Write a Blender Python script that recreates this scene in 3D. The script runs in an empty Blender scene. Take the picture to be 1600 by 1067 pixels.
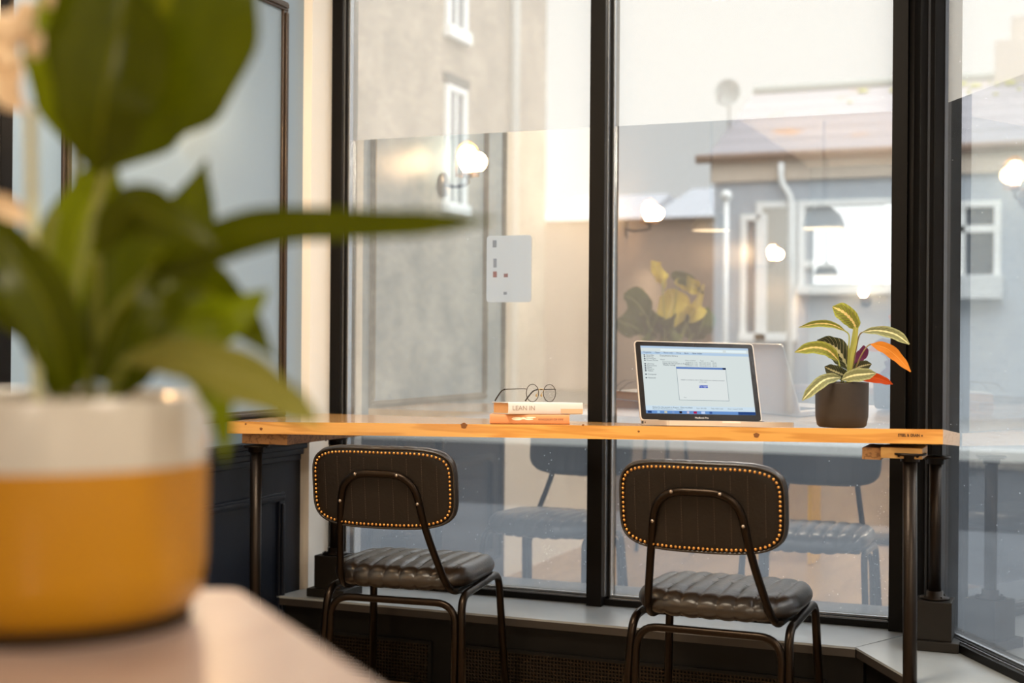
import bpy, bmesh, math, random
from mathutils import Vector, Matrix, noise
random.seed(7)
S = bpy.context.scene
COL = S.collection

# ------------------------------------------------------------------ camera
# world: X runs along the shop window to the right, Y points out through it, Z up, floor at 0
F = 2155.0; ROLL = .0078; YAW = math.radians(22.2); EYE = Vector((0, 0, 1.098))
ca, sa = math.cos(YAW), math.sin(YAW)
f0 = Vector((-sa, ca, 0)); r0 = Vector((ca, sa, 0)); k0 = Vector((0, 0, 1))
rc = r0*math.cos(ROLL) + k0*math.sin(ROLL)
uc = k0*math.cos(ROLL) - r0*math.sin(ROLL)
cam = bpy.data.cameras.new('camera'); cam_o = bpy.data.objects.new('camera', cam); COL.objects.link(cam_o)
M = Matrix.Identity(4)
for i in range(3):
    M[i][0] = rc[i]; M[i][1] = uc[i]; M[i][2] = -f0[i]; M[i][3] = EYE[i]
cam_o.matrix_world = M
cam.sensor_width = 36; cam.lens = F/1600*36
cam.clip_start = .05; cam.clip_end = 300
cam.dof.use_dof = True; cam.dof.focus_distance = 3.85; cam.dof.aperture_fstop = 2.3; cam.dof.aperture_blades = 0
S.camera = cam_o
S.view_settings.view_transform = 'Standard'; S.view_settings.look = 'None'
S.view_settings.exposure = 0.5; S.view_settings.gamma = 1.0
S.view_settings.use_curve_mapping = False

def P(px, py, z):
    """a point of the place at depth z seen towards (px, py)"""
    d = f0 + rc*((px-800)/F) - uc*((py-533.5)/F)
    return EYE + d*z
def cw(x, z, h):
    """camera-plan coordinates (right, forward) + height -> world"""
    return Vector((x*ca - z*sa, x*sa + z*ca, h))

# ------------------------------------------------------------------ sky: pale overcast, brighter overhead
w = bpy.data.worlds.new('overcast_sky'); S.world = w; w.use_nodes = True
nt = w.node_tree; nt.nodes.clear()
n_o = nt.nodes.new('ShaderNodeOutputWorld'); n_b = nt.nodes.new('ShaderNodeBackground')
n_t = nt.nodes.new('ShaderNodeTexCoord'); n_s = nt.nodes.new('ShaderNodeSeparateXYZ')
n_r = nt.nodes.new('ShaderNodeValToRGB')
nt.links.new(n_t.outputs['Generated'], n_s.inputs[0]); nt.links.new(n_s.outputs['Z'], n_r.inputs[0])
n_r.color_ramp.elements[0].position = 0.0; n_r.color_ramp.elements[0].color = (.62, .65, .67, 1)
n_r.color_ramp.elements[1].position = 1.0; n_r.color_ramp.elements[1].color = (3.6, 3.7, 3.85, 1)
e = n_r.color_ramp.elements.new(.33); e.color = (.66, .66, .64, 1)
e = n_r.color_ramp.elements.new(.5); e.color = (3.0, 3.05, 3.15, 1)
nt.links.new(n_r.outputs[0], n_b.inputs[0]); n_b.inputs[1].default_value = 1.1
nt.links.new(n_b.outputs[0], n_o.inputs[0])

# ------------------------------------------------------------------ added warm fill lights for the room, set under the ceiling
def area_light(name, loc, sx, sy, power, color, parent=None, rot=(0, 0, 0)):
    l = bpy.data.lights.new(name, 'AREA'); l.shape = 'RECTANGLE'; l.size = sx; l.size_y = sy
    l.energy = power; l.color = color
    o = bpy.data.objects.new(name, l); COL.objects.link(o); o.location = loc; o.rotation_euler = rot
    if parent: o.parent = parent
    return o
WARM = (1.0, .86, .67)

# ------------------------------------------------------------------ helpers
def tag(o, label, cat, group=None, kind=None):
    if label: o['label'] = label
    if cat: o['category'] = cat
    if group: o['group'] = group
    if kind: o['kind'] = kind
    return o
def empty(name, loc=(0, 0, 0), rz=0, label=None, cat=None, group=None, kind=None):
    o = bpy.data.objects.new(name, None); COL.objects.link(o)
    o.location = loc; o.rotation_euler = (0, 0, rz); o.empty_display_size = .05
    return tag(o, label, cat, group, kind)
def obj(name, bm, mat, parent=None, smooth=False, kind=None, fix=True):
    if fix: bmesh.ops.recalc_face_normals(bm, faces=bm.faces)
    me = bpy.data.meshes.new(name); bm.to_mesh(me); bm.free()
    if smooth:
        for p in me.polygons: p.use_smooth = True
    mats = mat if isinstance(mat, (list, tuple)) else [mat]
    for m in mats: me.materials.append(m)
    o = bpy.data.objects.new(name, me); COL.objects.link(o)
    if parent: o.parent = parent
    if kind: o['kind'] = kind
    return o
def B(): return bmesh.new()
def box(bm, x0, x1, y0, y1, z0, z1, bev=0, mat=None):
    vs = [bm.verts.new((x, y, z)) for z in (z0, z1) for y in (y0, y1) for x in (x0, x1)]
    fs = [bm.faces.new([vs[i] for i in q]) for q in ((0, 2, 3, 1), (4, 5, 7, 6), (0, 1, 5, 4), (2, 6, 7, 3), (0, 4, 6, 2), (1, 3, 7, 5))]
    if bev:
        es = list({e for f in fs for e in f.edges})
        bmesh.ops.bevel(bm, geom=es, offset=bev, segments=2, affect='EDGES', profile=.7)
    if mat:
        for v in vs:
            if v.is_valid: v.co = mat @ v.co
    return vs
def boxm(bm, x0, x1, y0, y1, z0, z1, m, bev=0):
    n0 = len(bm.verts); box(bm, x0, x1, y0, y1, z0, z1, bev)
    bm.verts.ensure_lookup_table()
    for v in bm.verts[n0:]: v.co = m @ v.co
def prism(bm, pts, z0, z1, bev=0):
    a = [bm.verts.new((p[0], p[1], z0)) for p in pts]; b = [bm.verts.new((p[0], p[1], z1)) for p in pts]
    n = len(pts); bm.faces.new(a[::-1]); bm.faces.new(b)
    for i in range(n): bm.faces.new((a[i], a[(i+1) % n], b[(i+1) % n], b[i]))
def smooth_path(pts, n=6):
    pts = [Vector(p) for p in pts]; out = []
    for i in range(len(pts)-1):
        p0 = pts[max(i-1, 0)]; p1 = pts[i]; p2 = pts[i+1]; p3 = pts[min(i+2, len(pts)-1)]
        for k in range(n):
            t = k/n
            out.append(.5*((2*p1) + (p2-p0)*t + (2*p0-5*p1+4*p2-p3)*t*t + (3*p1-p0-3*p2+p3)*t**3))
    out.append(pts[-1]); return out
def fillet(pts, r, n=6, closed=False):
    """round the corners of a polyline"""
    pts = [Vector(p) for p in pts]; out = []; L = len(pts)
    rng = range(L) if closed else range(1, L-1)
    if not closed: out.append(pts[0])
    for i in rng:
        p = pts[i]; a = pts[i-1]; b = pts[(i+1) % L]
        ra = min(r, (a-p).length*.49, (b-p).length*.49)
        s = p + (a-p).normalized()*ra; e_ = p + (b-p).normalized()*ra
        for k in range(n+1):
            t = k/n; out.append((1-t)**2*s + 2*t*(1-t)*p + t*t*e_)
    if not closed: out.append(pts[-1])
    return out
def tube(bm, pts, r, seg=12, closed=False, cap=True):
    pts = [Vector(p) for p in pts]; n = len(pts)
    rr = r if isinstance(r, (list, tuple)) else [r]*n
    t0 = (pts[1]-pts[0]).normalized()
    nv = t0.cross(Vector((0, 0, 1)))
    if nv.length < 1e-3: nv = t0.cross(Vector((1, 0, 0)))
    nv.normalize(); rings = []
    for i in range(n):
        if closed: t = (pts[(i+1) % n]-pts[i-1])
        else: t = pts[min(i+1, n-1)]-pts[max(i-1, 0)]
        t.normalize(); nv = (nv - t*nv.dot(t))
        if nv.length < 1e-6: nv = t.orthogonal()
        nv.normalize(); bv = t.cross(nv)
        rings.append([bm.verts.new(pts[i] + (nv*math.cos(2*math.pi*k/seg) + bv*math.sin(2*math.pi*k/seg))*rr[i]) for k in range(seg)])
    for i in range(n if closed else n-1):
        a = rings[i]; b = rings[(i+1) % n]
        for k in range(seg): bm.faces.new((a[k], a[(k+1) % seg], b[(k+1) % seg], b[k]))
    if cap and not closed:
        bm.faces.new(rings[0][::-1]); bm.faces.new(rings[-1])
def lathe(bm, prof, c=(0, 0, 0), seg=48, close=False):
    rings = []
    for (r, z) in prof:
        if r < 1e-6: rings.append([bm.verts.new((c[0], c[1], c[2]+z))])
        else: rings.append([bm.verts.new((c[0]+r*math.cos(2*math.pi*k/seg), c[1]+r*math.sin(2*math.pi*k/seg), c[2]+z)) for k in range(seg)])
    for a, b in zip(rings, rings[1:]):
        for k in range(seg):
            q = [a[k % len(a)], a[(k+1) % len(a)], b[(k+1) % len(b)], b[k % len(b)]]
            u = []
            for v in q:
                if v not in u: u.append(v)
            if len(u) > 2: bm.faces.new(u)
    if close and len(rings[0]) > 1: bm.faces.new(rings[0][::-1])
    if close and len(rings[-1]) > 1: bm.faces.new(rings[-1])
def ball(bm, c, r, seg=12, rings=8, sz=1.0):
    lathe(bm, [(r*math.sin(math.pi*i/rings), -r*sz*math.cos(math.pi*i/rings)) for i in range(rings+1)], c, seg)

# ------------------------------------------------------------------ materials
def mat(name, color=(.5, .5, .5), rough=.5, metal=0, spec=.5, emit=None, estr=0, coat=0, bump=0, bscale=50, noise_amt=0, nscale=8, trans=0, sub=0):
    m = bpy.data.materials.new(name); m.use_nodes = True; t = m.node_tree; b = t.nodes['Principled BSDF']
    b.inputs['Base Color'].default_value = (*color, 1); b.inputs['Roughness'].default_value = rough
    b.inputs['Metallic'].default_value = metal; b.inputs['Specular IOR Level'].default_value = spec
    b.inputs['Coat Weight'].default_value = coat; b.inputs['Transmission Weight'].default_value = trans
    if emit: b.inputs['Emission Color'].default_value = (*emit, 1); b.inputs['Emission Strength'].default_value = estr
    tc = t.nodes.new('ShaderNodeTexCoord')
    nz = t.nodes.new('ShaderNodeTexNoise'); nz.inputs['Scale'].default_value = nscale; nz.inputs['Detail'].default_value = 6
    t.links.new(tc.outputs['Object'], nz.inputs['Vector'])
    if noise_amt:
        mx = t.nodes.new('ShaderNodeMix'); mx.data_type = 'RGBA'
        mx.inputs[6].default_value = (*[max(0, c*(1-noise_amt)) for c in color], 1)
        mx.inputs[7].default_value = (*[c*(1+noise_amt) for c in color], 1)
        t.links.new(nz.outputs['Fac'], mx.inputs[0]); t.links.new(mx.outputs[2], b.inputs['Base Color'])
    if bump:
        n2 = t.nodes.new('ShaderNodeTexNoise'); n2.inputs['Scale'].default_value = bscale; n2.inputs['Detail'].default_value = 4
        t.links.new(tc.outputs['Object'], n2.inputs['Vector'])
        bp = t.nodes.new('ShaderNodeBump'); bp.inputs['Strength'].default_value = bump; bp.inputs['Distance'].default_value = .002
        t.links.new(n2.outputs['Fac'], bp.inputs['Height']); t.links.new(bp.outputs[0], b.inputs['Normal'])
    return m
def wood(name, c1, c2, rough=.4, scale=(1.2, 14, 14), axis='X', coat=.1):
    m = bpy.data.materials.new(name); m.use_nodes = True; t = m.node_tree; b = t.nodes['Principled BSDF']
    tc = t.nodes.new('ShaderNodeTexCoord'); mp = t.nodes.new('ShaderNodeMapping'); mp.inputs['Scale'].default_value = scale
    nz = t.nodes.new('ShaderNodeTexNoise'); nz.inputs['Scale'].default_value = 1.6; nz.inputs['Detail'].default_value = 3
    wv = t.nodes.new('ShaderNodeMath'); wv.operation = 'MULTIPLY'; wv.inputs[1].default_value = 26
    sn = t.nodes.new('ShaderNodeMath'); sn.operation = 'SINE'
    ab = t.nodes.new('ShaderNodeMapRange'); ab.inputs['From Min'].default_value = .3; ab.inputs['From Max'].default_value = 1
    fine = t.nodes.new('ShaderNodeTexNoise'); fine.inputs['Scale'].default_value = 14; fine.inputs['Detail'].default_value = 5
    t.links.new(tc.outputs['Object'], mp.inputs[0]); t.links.new(mp.outputs[0], nz.inputs['Vector']); t.links.new(mp.outputs[0], fine.inputs['Vector'])
    t.links.new(nz.outputs['Fac'], wv.inputs[0]); t.links.new(wv.outputs[0], sn.inputs[0]); t.links.new(sn.outputs[0], ab.inputs[0])
    mx = t.nodes.new('ShaderNodeMix'); mx.data_type = 'RGBA'; mx.inputs[6].default_value = (*c1, 1); mx.inputs[7].default_value = (*c2, 1)
    ml = t.nodes.new('ShaderNodeMath'); ml.operation = 'MULTIPLY_ADD'; ml.inputs[1].default_value = .55
    fm = t.nodes.new('ShaderNodeMath'); fm.operation = 'MULTIPLY'; fm.inputs[1].default_value = .35
    t.links.new(fine.outputs['Fac'], fm.inputs[0]); t.links.new(ab.outputs[0], ml.inputs[0]); t.links.new(fm.outputs[0], ml.inputs[2])
    t.links.new(ml.outputs[0], mx.inputs[0]); t.links.new(mx.outputs[2], b.inputs['Base Color'])
    b.inputs['Roughness'].default_value = rough; b.inputs['Coat Weight'].default_value = coat; b.inputs['Coat Roughness'].default_value = .12
    return m
def glass_mat(name, f0_=.13, haze=.05, tint=(.93, .96, .97)):
    """dusty reflecting shop glass: see-through + mirror by Schlick's law + a little dust"""
    m = bpy.data.materials.new(name); m.use_nodes = True; t = m.node_tree; t.nodes.clear()
    N = t.nodes.new; o = N('ShaderNodeOutputMaterial'); g = N('ShaderNodeBsdfGlossy'); tr = N('ShaderNodeBsdfTransparent')
    g.inputs['Roughness'].default_value = 0.0; g.inputs['Color'].default_value = (1, 1, 1, 1); tr.inputs['Color'].default_value = (*tint, 1)
    ge = N('ShaderNodeNewGeometry'); dt = N('ShaderNodeVectorMath'); dt.operation = 'DOT_PRODUCT'
    t.links.new(ge.outputs['Normal'], dt.inputs[0]); t.links.new(ge.outputs['Incoming'], dt.inputs[1])
    ab = N('ShaderNodeMath'); ab.operation = 'ABSOLUTE'; t.links.new(dt.outputs['Value'], ab.inputs[0])
    s1 = N('ShaderNodeMath'); s1.operation = 'SUBTRACT'; s1.inputs[0].default_value = 1; t.links.new(ab.outputs[0], s1.inputs[1])
    pw = N('ShaderNodeMath'); pw.operation = 'POWER'; pw.inputs[1].default_value = 5; t.links.new(s1.outputs[0], pw.inputs[0])
    ma = N('ShaderNodeMath'); ma.operation = 'MULTIPLY_ADD'; ma.inputs[1].default_value = 1-f0_; ma.inputs[2].default_value = f0_; t.links.new(pw.outputs[0], ma.inputs[0])
    mx = N('ShaderNodeMixShader'); t.links.new(ma.outputs[0], mx.inputs[0]); t.links.new(tr.outputs[0], mx.inputs[1]); t.links.new(g.outputs[0], mx.inputs[2])
    if haze:
        tc = N('ShaderNodeTexCoord'); nz = N('ShaderNodeTexNoise'); nz.inputs['Scale'].default_value = 3; nz.inputs['Detail'].default_value = 8; nz.inputs['Roughness'].default_value = .7
        t.links.new(tc.outputs['Object'], nz.inputs['Vector'])
        n2 = N('ShaderNodeTexNoise'); n2.inputs['Scale'].default_value = 320; n2.inputs['Detail'].default_value = 2; t.links.new(tc.outputs['Object'], n2.inputs['Vector'])
        sp = N('ShaderNodeSeparateXYZ'); t.links.new(tc.outputs['Object'], sp.inputs[0])
        lo = N('ShaderNodeMapRange'); lo.inputs['From Min'].default_value = 1.3; lo.inputs['From Max'].default_value = .25; lo.inputs['To Min'].default_value = .5; lo.inputs['To Max'].default_value = 1.7
        t.links.new(sp.outputs['Z'], lo.inputs[0])
        k1 = N('ShaderNodeMath'); k1.operation = 'MULTIPLY'; t.links.new(nz.outputs['Fac'], k1.inputs[0]); t.links.new(n2.outputs['Fac'], k1.inputs[1])
        k2 = N('ShaderNodeMath'); k2.operation = 'MULTIPLY'; t.links.new(k1.outputs[0], k2.inputs[0]); t.links.new(lo.outputs[0], k2.inputs[1])
        k3 = N('ShaderNodeMath'); k3.operation = 'MULTIPLY'; k3.inputs[1].default_value = haze*4; t.links.new(k2.outputs[0], k3.inputs[0])
        df = N('ShaderNodeBsdfTranslucent'); df.inputs['Color'].default_value = (.76, .8, .85, 1)
        d2 = N('ShaderNodeBsdfDiffuse'); d2.inputs['Color'].default_value = (.76, .8, .85, 1)
        dm = N('ShaderNodeMixShader'); dm.inputs[0].default_value = .5; t.links.new(df.outputs[0], dm.inputs[1]); t.links.new(d2.outputs[0], dm.inputs[2])
        m2 = N('ShaderNodeMixShader'); t.links.new(k3.outputs[0], m2.inputs[0]); t.links.new(mx.outputs[0], m2.inputs[1]); t.links.new(dm.outputs[0], m2.inputs[2]); mx = m2
    t.links.new(mx.outputs[0], o.inputs[0]); return m
def film_mat(name, amount=.4, color=(.93, .92, .88)):
    m = bpy.data.materials.new(name); m.use_nodes = True; t = m.node_tree; t.nodes.clear(); N = t.nodes.new
    o = N('ShaderNodeOutputMaterial'); tr = N('ShaderNodeBsdfTransparent'); tl = N('ShaderNodeBsdfTranslucent'); tl.inputs[0].default_value = (*color, 1)
    df = N('ShaderNodeBsdfDiffuse'); df.inputs[0].default_value = (*color, 1)
    a = N('ShaderNodeMixShader'); a.inputs[0].default_value = .25; t.links.new(tl.outputs[0], a.inputs[1]); t.links.new(df.outputs[0], a.inputs[2])
    b = N('ShaderNodeMixShader'); b.inputs[0].default_value = amount; t.links.new(tr.outputs[0], b.inputs[1]); t.links.new(a.outputs[0], b.inputs[2])
    t.links.new(b.outputs[0], o.inputs[0]); return m
def emis(name, color, s=.78):
    m = bpy.data.materials.new(name); m.use_nodes = True; t = m.node_tree; t.nodes.clear()
    o = t.nodes.new('ShaderNodeOutputMaterial'); e_ = t.nodes.new('ShaderNodeEmission'); e_.inputs[0].default_value = (*color, 1); e_.inputs[1].default_value = s
    t.links.new(e_.outputs[0], o.inputs[0]); return m
def sr(r, g, b):
    f = lambda c: (c/255/12.92) if c/255 <= .04045 else ((c/255+.055)/1.055)**2.4
    return (f(r), f(g), f(b))

BLACK = mat('black_painted_metal', (.004, .0036, .0036), .42, 0, .13, bump=.15, bscale=400)
NAVY = mat('dark_navy_paint', (.005, .008, .017), .42, 0, .25, noise_amt=.25, nscale=3, bump=.1, bscale=60)
PALEBLUE = mat('pale_grey_blue_paint', (.24, .335, .44), .34, noise_amt=.06, nscale=2, bump=.08, bscale=90)
CREAM = mat('cream_paint', (.84, .82, .77), .5, noise_amt=.03, nscale=2)
WHITEP = mat('white_ceiling_paint', (.82, .81, .78), .7)
BRONZE = mat('dark_bronze_moulding', (.05, .035, .026), .3, .3)
PIPE = mat('black_steel_pipe', (.018, .013, .010), .36, .75, bump=.2, bscale=200)
LEDGE = mat('grey_stone_ledge', (.30, .33, .35), .28, noise_amt=.25, nscale=5)
BLOCKM = mat('dark_stained_timber', (.014, .012, .010), .5, 0, .25, noise_amt=.4, nscale=12, bump=.2)
PINE = wood('varnished_pine', (.76, .40, .10), (.50, .20, .03), .35, (1.0, 9, 14), coat=1.0)
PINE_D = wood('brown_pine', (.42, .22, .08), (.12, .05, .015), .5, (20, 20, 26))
PINE_L = wood('pale_pine_end_grain', (.60, .42, .28), (.48, .30, .18), .55, (22, 3, 30))
FRONTW = wood('pale_washed_wood', (.31, .245, .23), (.25, .185, .17), .32, (3, 1.2, 1))
FLOORM = wood('oak_floor', (.36, .25, .15), (.25, .16, .09), .35, (6, .7, 1))
SILVER = mat('brushed_aluminium', (.68, .60, .52), .32, .55, noise_amt=.05)
SEALM = mat('silver_glazing_bead', (.55, .58, .62), .25, .9); SEALD = mat('dull_glazing_bead', (.10, .11, .13), .4, .7)
LEATHER = mat('dark_brown_leather', (.013, .009, .0065), .30, 0, .6, bump=.35, bscale=120, noise_amt=.3, nscale=30)
LEATHER_B = mat('matt_brown_leather', (.011, .0075, .005), .5, 0, .2, bump=.35, bscale=120, noise_amt=.35, nscale=14)
BRASS = mat('antique_brass', (.62, .30, .08), .3, .9)
GLASS = glass_mat('shop_glass', .03, .02, (.965, .97, .965))
MIRF = glass_mat('reflective_film', .225, .014, (.95, .97, .98))
FILM = film_mat('translucent_white_film', .24, (.88, .86, .80))

# ================================================================== THE SETTING
GY = 4.29                                   # glass plane of the main window
C2 = Vector((-.401, GY, 0)); D2 = Vector((.5, -.866, 0)); N2 = Vector((.866, .5, 0))   # bay corner, direction of the angled window, its outward normal
CEIL = 2.85; XW = -2.452; XL = -2.450
LEN2 = 1.7
E2 = C2 + D2*LEN2
def struct(name, bm, m, smooth=False): return obj(name, bm, m, None, smooth, 'structure')
bm = B(); prism(bm, [(XW-.2, -5.4), (3.4, -5.4), (3.4, E2.y), (E2.x, E2.y), (C2.x+.06, GY+.06), (XW-.2, GY+.06)], -.1, 0); struct('floor', bm, FLOORM)
bm = B(); prism(bm, [(XW-.2, -5.4), (3.4, -5.4), (3.4, E2.y+.05), (E2.x+.05, E2.y+.05), (C2.x+.08, GY+.06), (XW-.2, GY+.06)], CEIL, CEIL+.1); struct('ceiling', bm, WHITEP)
BACKW = mat('dusky_blue_wall_paint', (.22, .25, .28), .6, noise_amt=.1)
bm = B(); box(bm, XW-.2, 3.4, -5.4, -5.2, 0, CEIL); struct('wall_back', bm, BACKW)
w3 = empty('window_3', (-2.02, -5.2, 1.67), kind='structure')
bm = B(); box(bm, -.38, .38, .001, .006, .02, .78); obj('pane', bm, emis('self_glowing_pane', (1, 1, .96), 1.7), w3)  # pane glows by itself, standing in for daylight behind the window
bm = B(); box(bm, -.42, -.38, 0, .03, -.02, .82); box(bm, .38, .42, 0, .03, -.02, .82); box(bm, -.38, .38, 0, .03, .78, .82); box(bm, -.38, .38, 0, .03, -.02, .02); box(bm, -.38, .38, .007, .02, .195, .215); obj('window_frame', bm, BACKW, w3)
bm = B(); box(bm, 3.4, 3.5, -5.4, E2.y+.1, 0, CEIL); struct('wall_right', bm, CREAM)
bm = B(); box(bm, E2.x+.02, 3.4, E2.y, E2.y+.1, 0, CEIL); struct('wall_front', bm, CREAM)

# left side wall: cream plaster beyond the bay, panelled inside it
bm = B(); box(bm, XW-.2, XL, 1.28, 2.66, 0, CEIL); struct('wall_left', bm, CREAM)
bm = B(); box(bm, XW-.2, XL+.01, -5.2, 1.28, 0, CEIL); struct('wall_left_far', bm, mat('taupe_paint', (.17, .14, .12), .5, noise_amt=.1))
bm = B(); box(bm, XW-.1, XL+.006, 2.66, 2.70, 0, CEIL, .002); struct('trim_1', bm, BLACK)      # dark edge where the panelling starts
wl = empty('wall_bay', (0, 0, 0), kind='structure')
bm = B(); box(bm, XW-.2, XW, 2.70, 4.10, .76, CEIL); obj('upper_panelling', bm, PALEBLUE, wl)
bm = B(); box(bm, XW-.2, XW, 2.70, 4.10, 0, .76); obj('dado', bm, NAVY, wl)
def moulding(bm, y0, y1, z0, z1, x=XW, wid=.03):
    """raised picture-frame moulding on the side wall"""
    for (a, b_, c, d) in ((y0, y1, z0, z0+wid), (y0, y1, z1-wid, z1), (y0, y0+wid, z0+wid, z1-wid), (y1-wid, y1, z0+wid, z1-wid)):
        box(bm, x-.001, x+.010, a, b_, c, d, .003)
        m_ = .008
        box(bm, x+.009, x+.018, a+m_, b_-m_, c+m_, d-m_, .003)
bm = B(); moulding(bm, 2.885, 3.985, .84, 2.225); obj('panel_moulding', bm, BRONZE, wl, True)
bm = B(); moulding(bm, 2.80, 3.985, .12, .59); obj('dado_moulding', bm, NAVY, wl, True)
bm = B()
for (d, z0, z1) in ((.012, .69, .71), (.022, .71, .73), (.036, .73, .748), (.046, .748, .768)): box(bm, XW, XW+d, 2.70, 4.085, z0, z1, .003)
obj('dado_rail', bm, NAVY, wl, True)
bm = B(); box(bm, XW, XW+.015, 2.70, 4.10, 0, .11, .003); struct('baseboard_left', bm, NAVY)
bm = B(); box(bm, XW-.2, -2.418, 4.10, 4.245, .247, CEIL); struct('trim_2', bm, CREAM)          # cream reveal beside the window
bm = B(); box(bm, XW-.2, -2.418, 4.10, 4.36, 0, .247); box(bm, XW-.3, -2.42, 4.245, 4.36, .247, CEIL); struct('wall_reveal', bm, CREAM)

# window 1 : two panes, black frame
w1 = empty('window_1', (0, GY, 0), kind='structure')
def lb(bm, x0, x1, y0, y1, z0, z1, bev=.002): box(bm, x0, x1, y0-GY, y1-GY, z0, z1, bev)
bm = B(); lb(bm, -2.42, -2.378, 4.235, 4.33, .247, 2.78); obj('left_jamb', bm, BLACK, w1)
bm = B(); lb(bm, -2.366, -2.360, 4.262, 4.286, .275, 2.75, 0); lb(bm, -2.3775, -2.374, 4.25, 4.28, .275, 2.75, 0); obj('glazing_bead', bm, SEALM, w1)
bm = B(); lb(bm, -2.378, -2.366, 4.255, 4.33, .262, 2.76, 0); obj('gasket', bm, BLACK, w1)
bm = B(); lb(bm, -1.455, -1.404, 4.215, 4.33, .247, 2.78); lb(bm, -1.404, -1.392, 4.262, 4.33, .262, 2.76); obj('mullion', bm, BLACK, w1)
bm = B(); lb(bm, -1.4035, -1.400, 4.24, 4.2615, .276, 2.75, 0); lb(bm, -1.3925, -1.3895, 4.27, 4.286, .276, 2.75, 0); obj('glazing_bead', bm, SEALM, w1)
bm = B(); lb(bm, -2.42, -.46, 4.245, 4.33, .247, .268); lb(bm, -2.42, -.46, 4.262, 4.33, .268, .274, 0); obj('bottom_rail', bm, BLACK, w1)
bm = B(); lb(bm, -2.36, -1.456, 4.258, 4.2615, .2682, .2712, 0); lb(bm, -1.39, -.515, 4.258, 4.2615, .2682, .2712, 0); lb(bm, -2.36, -1.456, 4.275, 4.286, .274, .277, 0); lb(bm, -1.39, -.515, 4.275, 4.286, .274, .277, 0); obj('sill_bead', bm, SEALM, w1)
bm = B(); lb(bm, -2.42, -.44, 4.235, 4.33, 2.75, 2.85); obj('head', bm, BLACK, w1)
bm = B(); lb(bm, -.507, -.462, 4.215, 4.33, .247, 2.78); obj('right_jamb', bm, BLACK, w1)
for nm, a, b_ in (('pane', -2.366, -1.455), ('pane', -1.404, -.505)):
    bm = B(); lb(bm, a, b_, GY-.003, GY+.003, .27, 2.76, 0); obj(nm, bm, GLASS, w1)
    bm = B(); lb(bm, a+.004, b_-.001, GY-.0045, GY-.0035, 1.802, 2.75, 0); obj('translucent_film', bm, FILM, w1)
    bm = B(); lb(bm, a+.004, b_-.001, GY-.0045, GY-.0035, .272, 1.8015, 0); obj('reflective_film', bm, MIRF, w1)

# window 2 : the angled one, towards the camera
w2 = empty('window_2', C2, math.atan2(D2.y, D2.x), kind='structure')       # local x along the pane, +y outward
bm = B(); box(bm, .035, .085, -.075, .04, .247, 2.8, .004); box(bm, .085, .115, -.045, .04, .247, 2.8, .003); obj('left_jamb', bm, BLACK, w2)
bm = B(); box(bm, .0855, .089, -.052, -.0455, .28, 2.76); box(bm, .1155, .1185, -.014, -.004, .28, 2.76); obj('glazing_bead', bm, SEALD, w2)
bm = B(); box(bm, .03, LEN2, -.05, .04, .247, .270, .002); box(bm, .03, LEN2, -.03, .04, .270, .276); obj('bottom_rail', bm, BLACK, w2)
bm = B(); box(bm, .115, LEN2-.06, -.036, -.0305, .2705, .2735); box(bm, .115, LEN2-.06, -.016, -.005, .2765, .279); obj('sill_bead', bm, SEALM, w2)
bm = B(); box(bm, .03, LEN2, -.05, .04, 2.75, 2.85, .002); box(bm, LEN2-.06, LEN2, -.05, .04, .27, 2.76, .002); obj('right_jamb', bm, BLACK, w2)
bm = B(); box(bm, .11, LEN2-.05, -.003, .003, .27, 2.76); obj('pane', bm, GLASS, w2)
bm = B(); box(bm, .118, LEN2-.062, -.0045, -.0035, 1.802, 2.75); obj('translucent_film', bm, FILM, w2)
bm = B(); box(bm, .118, LEN2-.062, -.0045, -.0035, .272, 1.8015); obj('reflective_film', bm, MIRF, w2)
bm = B(); tube(bm, [(-.428, 4.262, .247), (-.428, 4.262, 2.85)], .05, 20); struct('trim_3', bm, BLACK, True)    # corner post

# ledge below the windows and the dark boxing in front of it
OFF = .335; NOSE = mat('dark_brown_ledge_edge', (.03, .024, .02), .5, noise_amt=.3)
I1 = Vector((C2.x-.193, GY-OFF)); I1b = Vector((C2.x-.1645, GY-OFF)); EI = Vector((E2.x-N2.x*.31, E2.y-N2.y*.31))
bm = B(); prism(bm, [(XW, GY-OFF), (I1b.x, I1b.y), (C2.x, GY+.02), (XW+.03, GY+.02)], .240, .2465); struct('trim_4', bm, LEDGE)
bm = B(); prism(bm, [(XW, GY-OFF+.001), (I1b.x, I1b.y+.001), (C2.x, GY-.02), (XW+.03, GY-.02)], .2171, .2399); struct('trim_6', bm, NOSE)
bm = B(); prism(bm, [(I1b.x+.003, I1b.y-.001), (EI.x, EI.y), (E2.x, E2.y), (C2.x+.004, GY)], .240, .2465); struct('trim_5', bm, LEDGE)
bm = B(); prism(bm, [(I1b.x+.004, I1b.y), (EI.x+.001, EI.y+.001), (E2.x, E2.y), (C2.x+.004, GY-.02)], .2171, .2399); struct('trim_7', bm, NOSE)
PANELD = mat('dark_olive_black_paint', (.006, .0055, .005), .5, 0, .15, noise_amt=.2, bump=.1)
bm = B(); prism(bm, [(XW, GY-OFF+.025), (I1b.x+.02, I1b.y+.025), (C2.x, GY-.03), (XW+.02, GY-.03)], 0, .217); struct('wall_heater_boxing', bm, PANELD)
bm = B(); prism(bm, [(I1b.x+.03, I1b.y+.01), (EI.x+.022, EI.y+.012), (E2.x, E2.y), (C2.x+.02, GY-.04)], 0, .217); struct('wall_heater_boxing_side', bm, PANELD)
GRILLM = mat('bronze_grille', (.022, .015, .009), .35, .7)
gr = empty('heater_grille', (-1.5, GY-OFF+.02, 0), 0, 'dark perforated metal grille set low in the boxing under the window ledge', 'grille')
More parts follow.
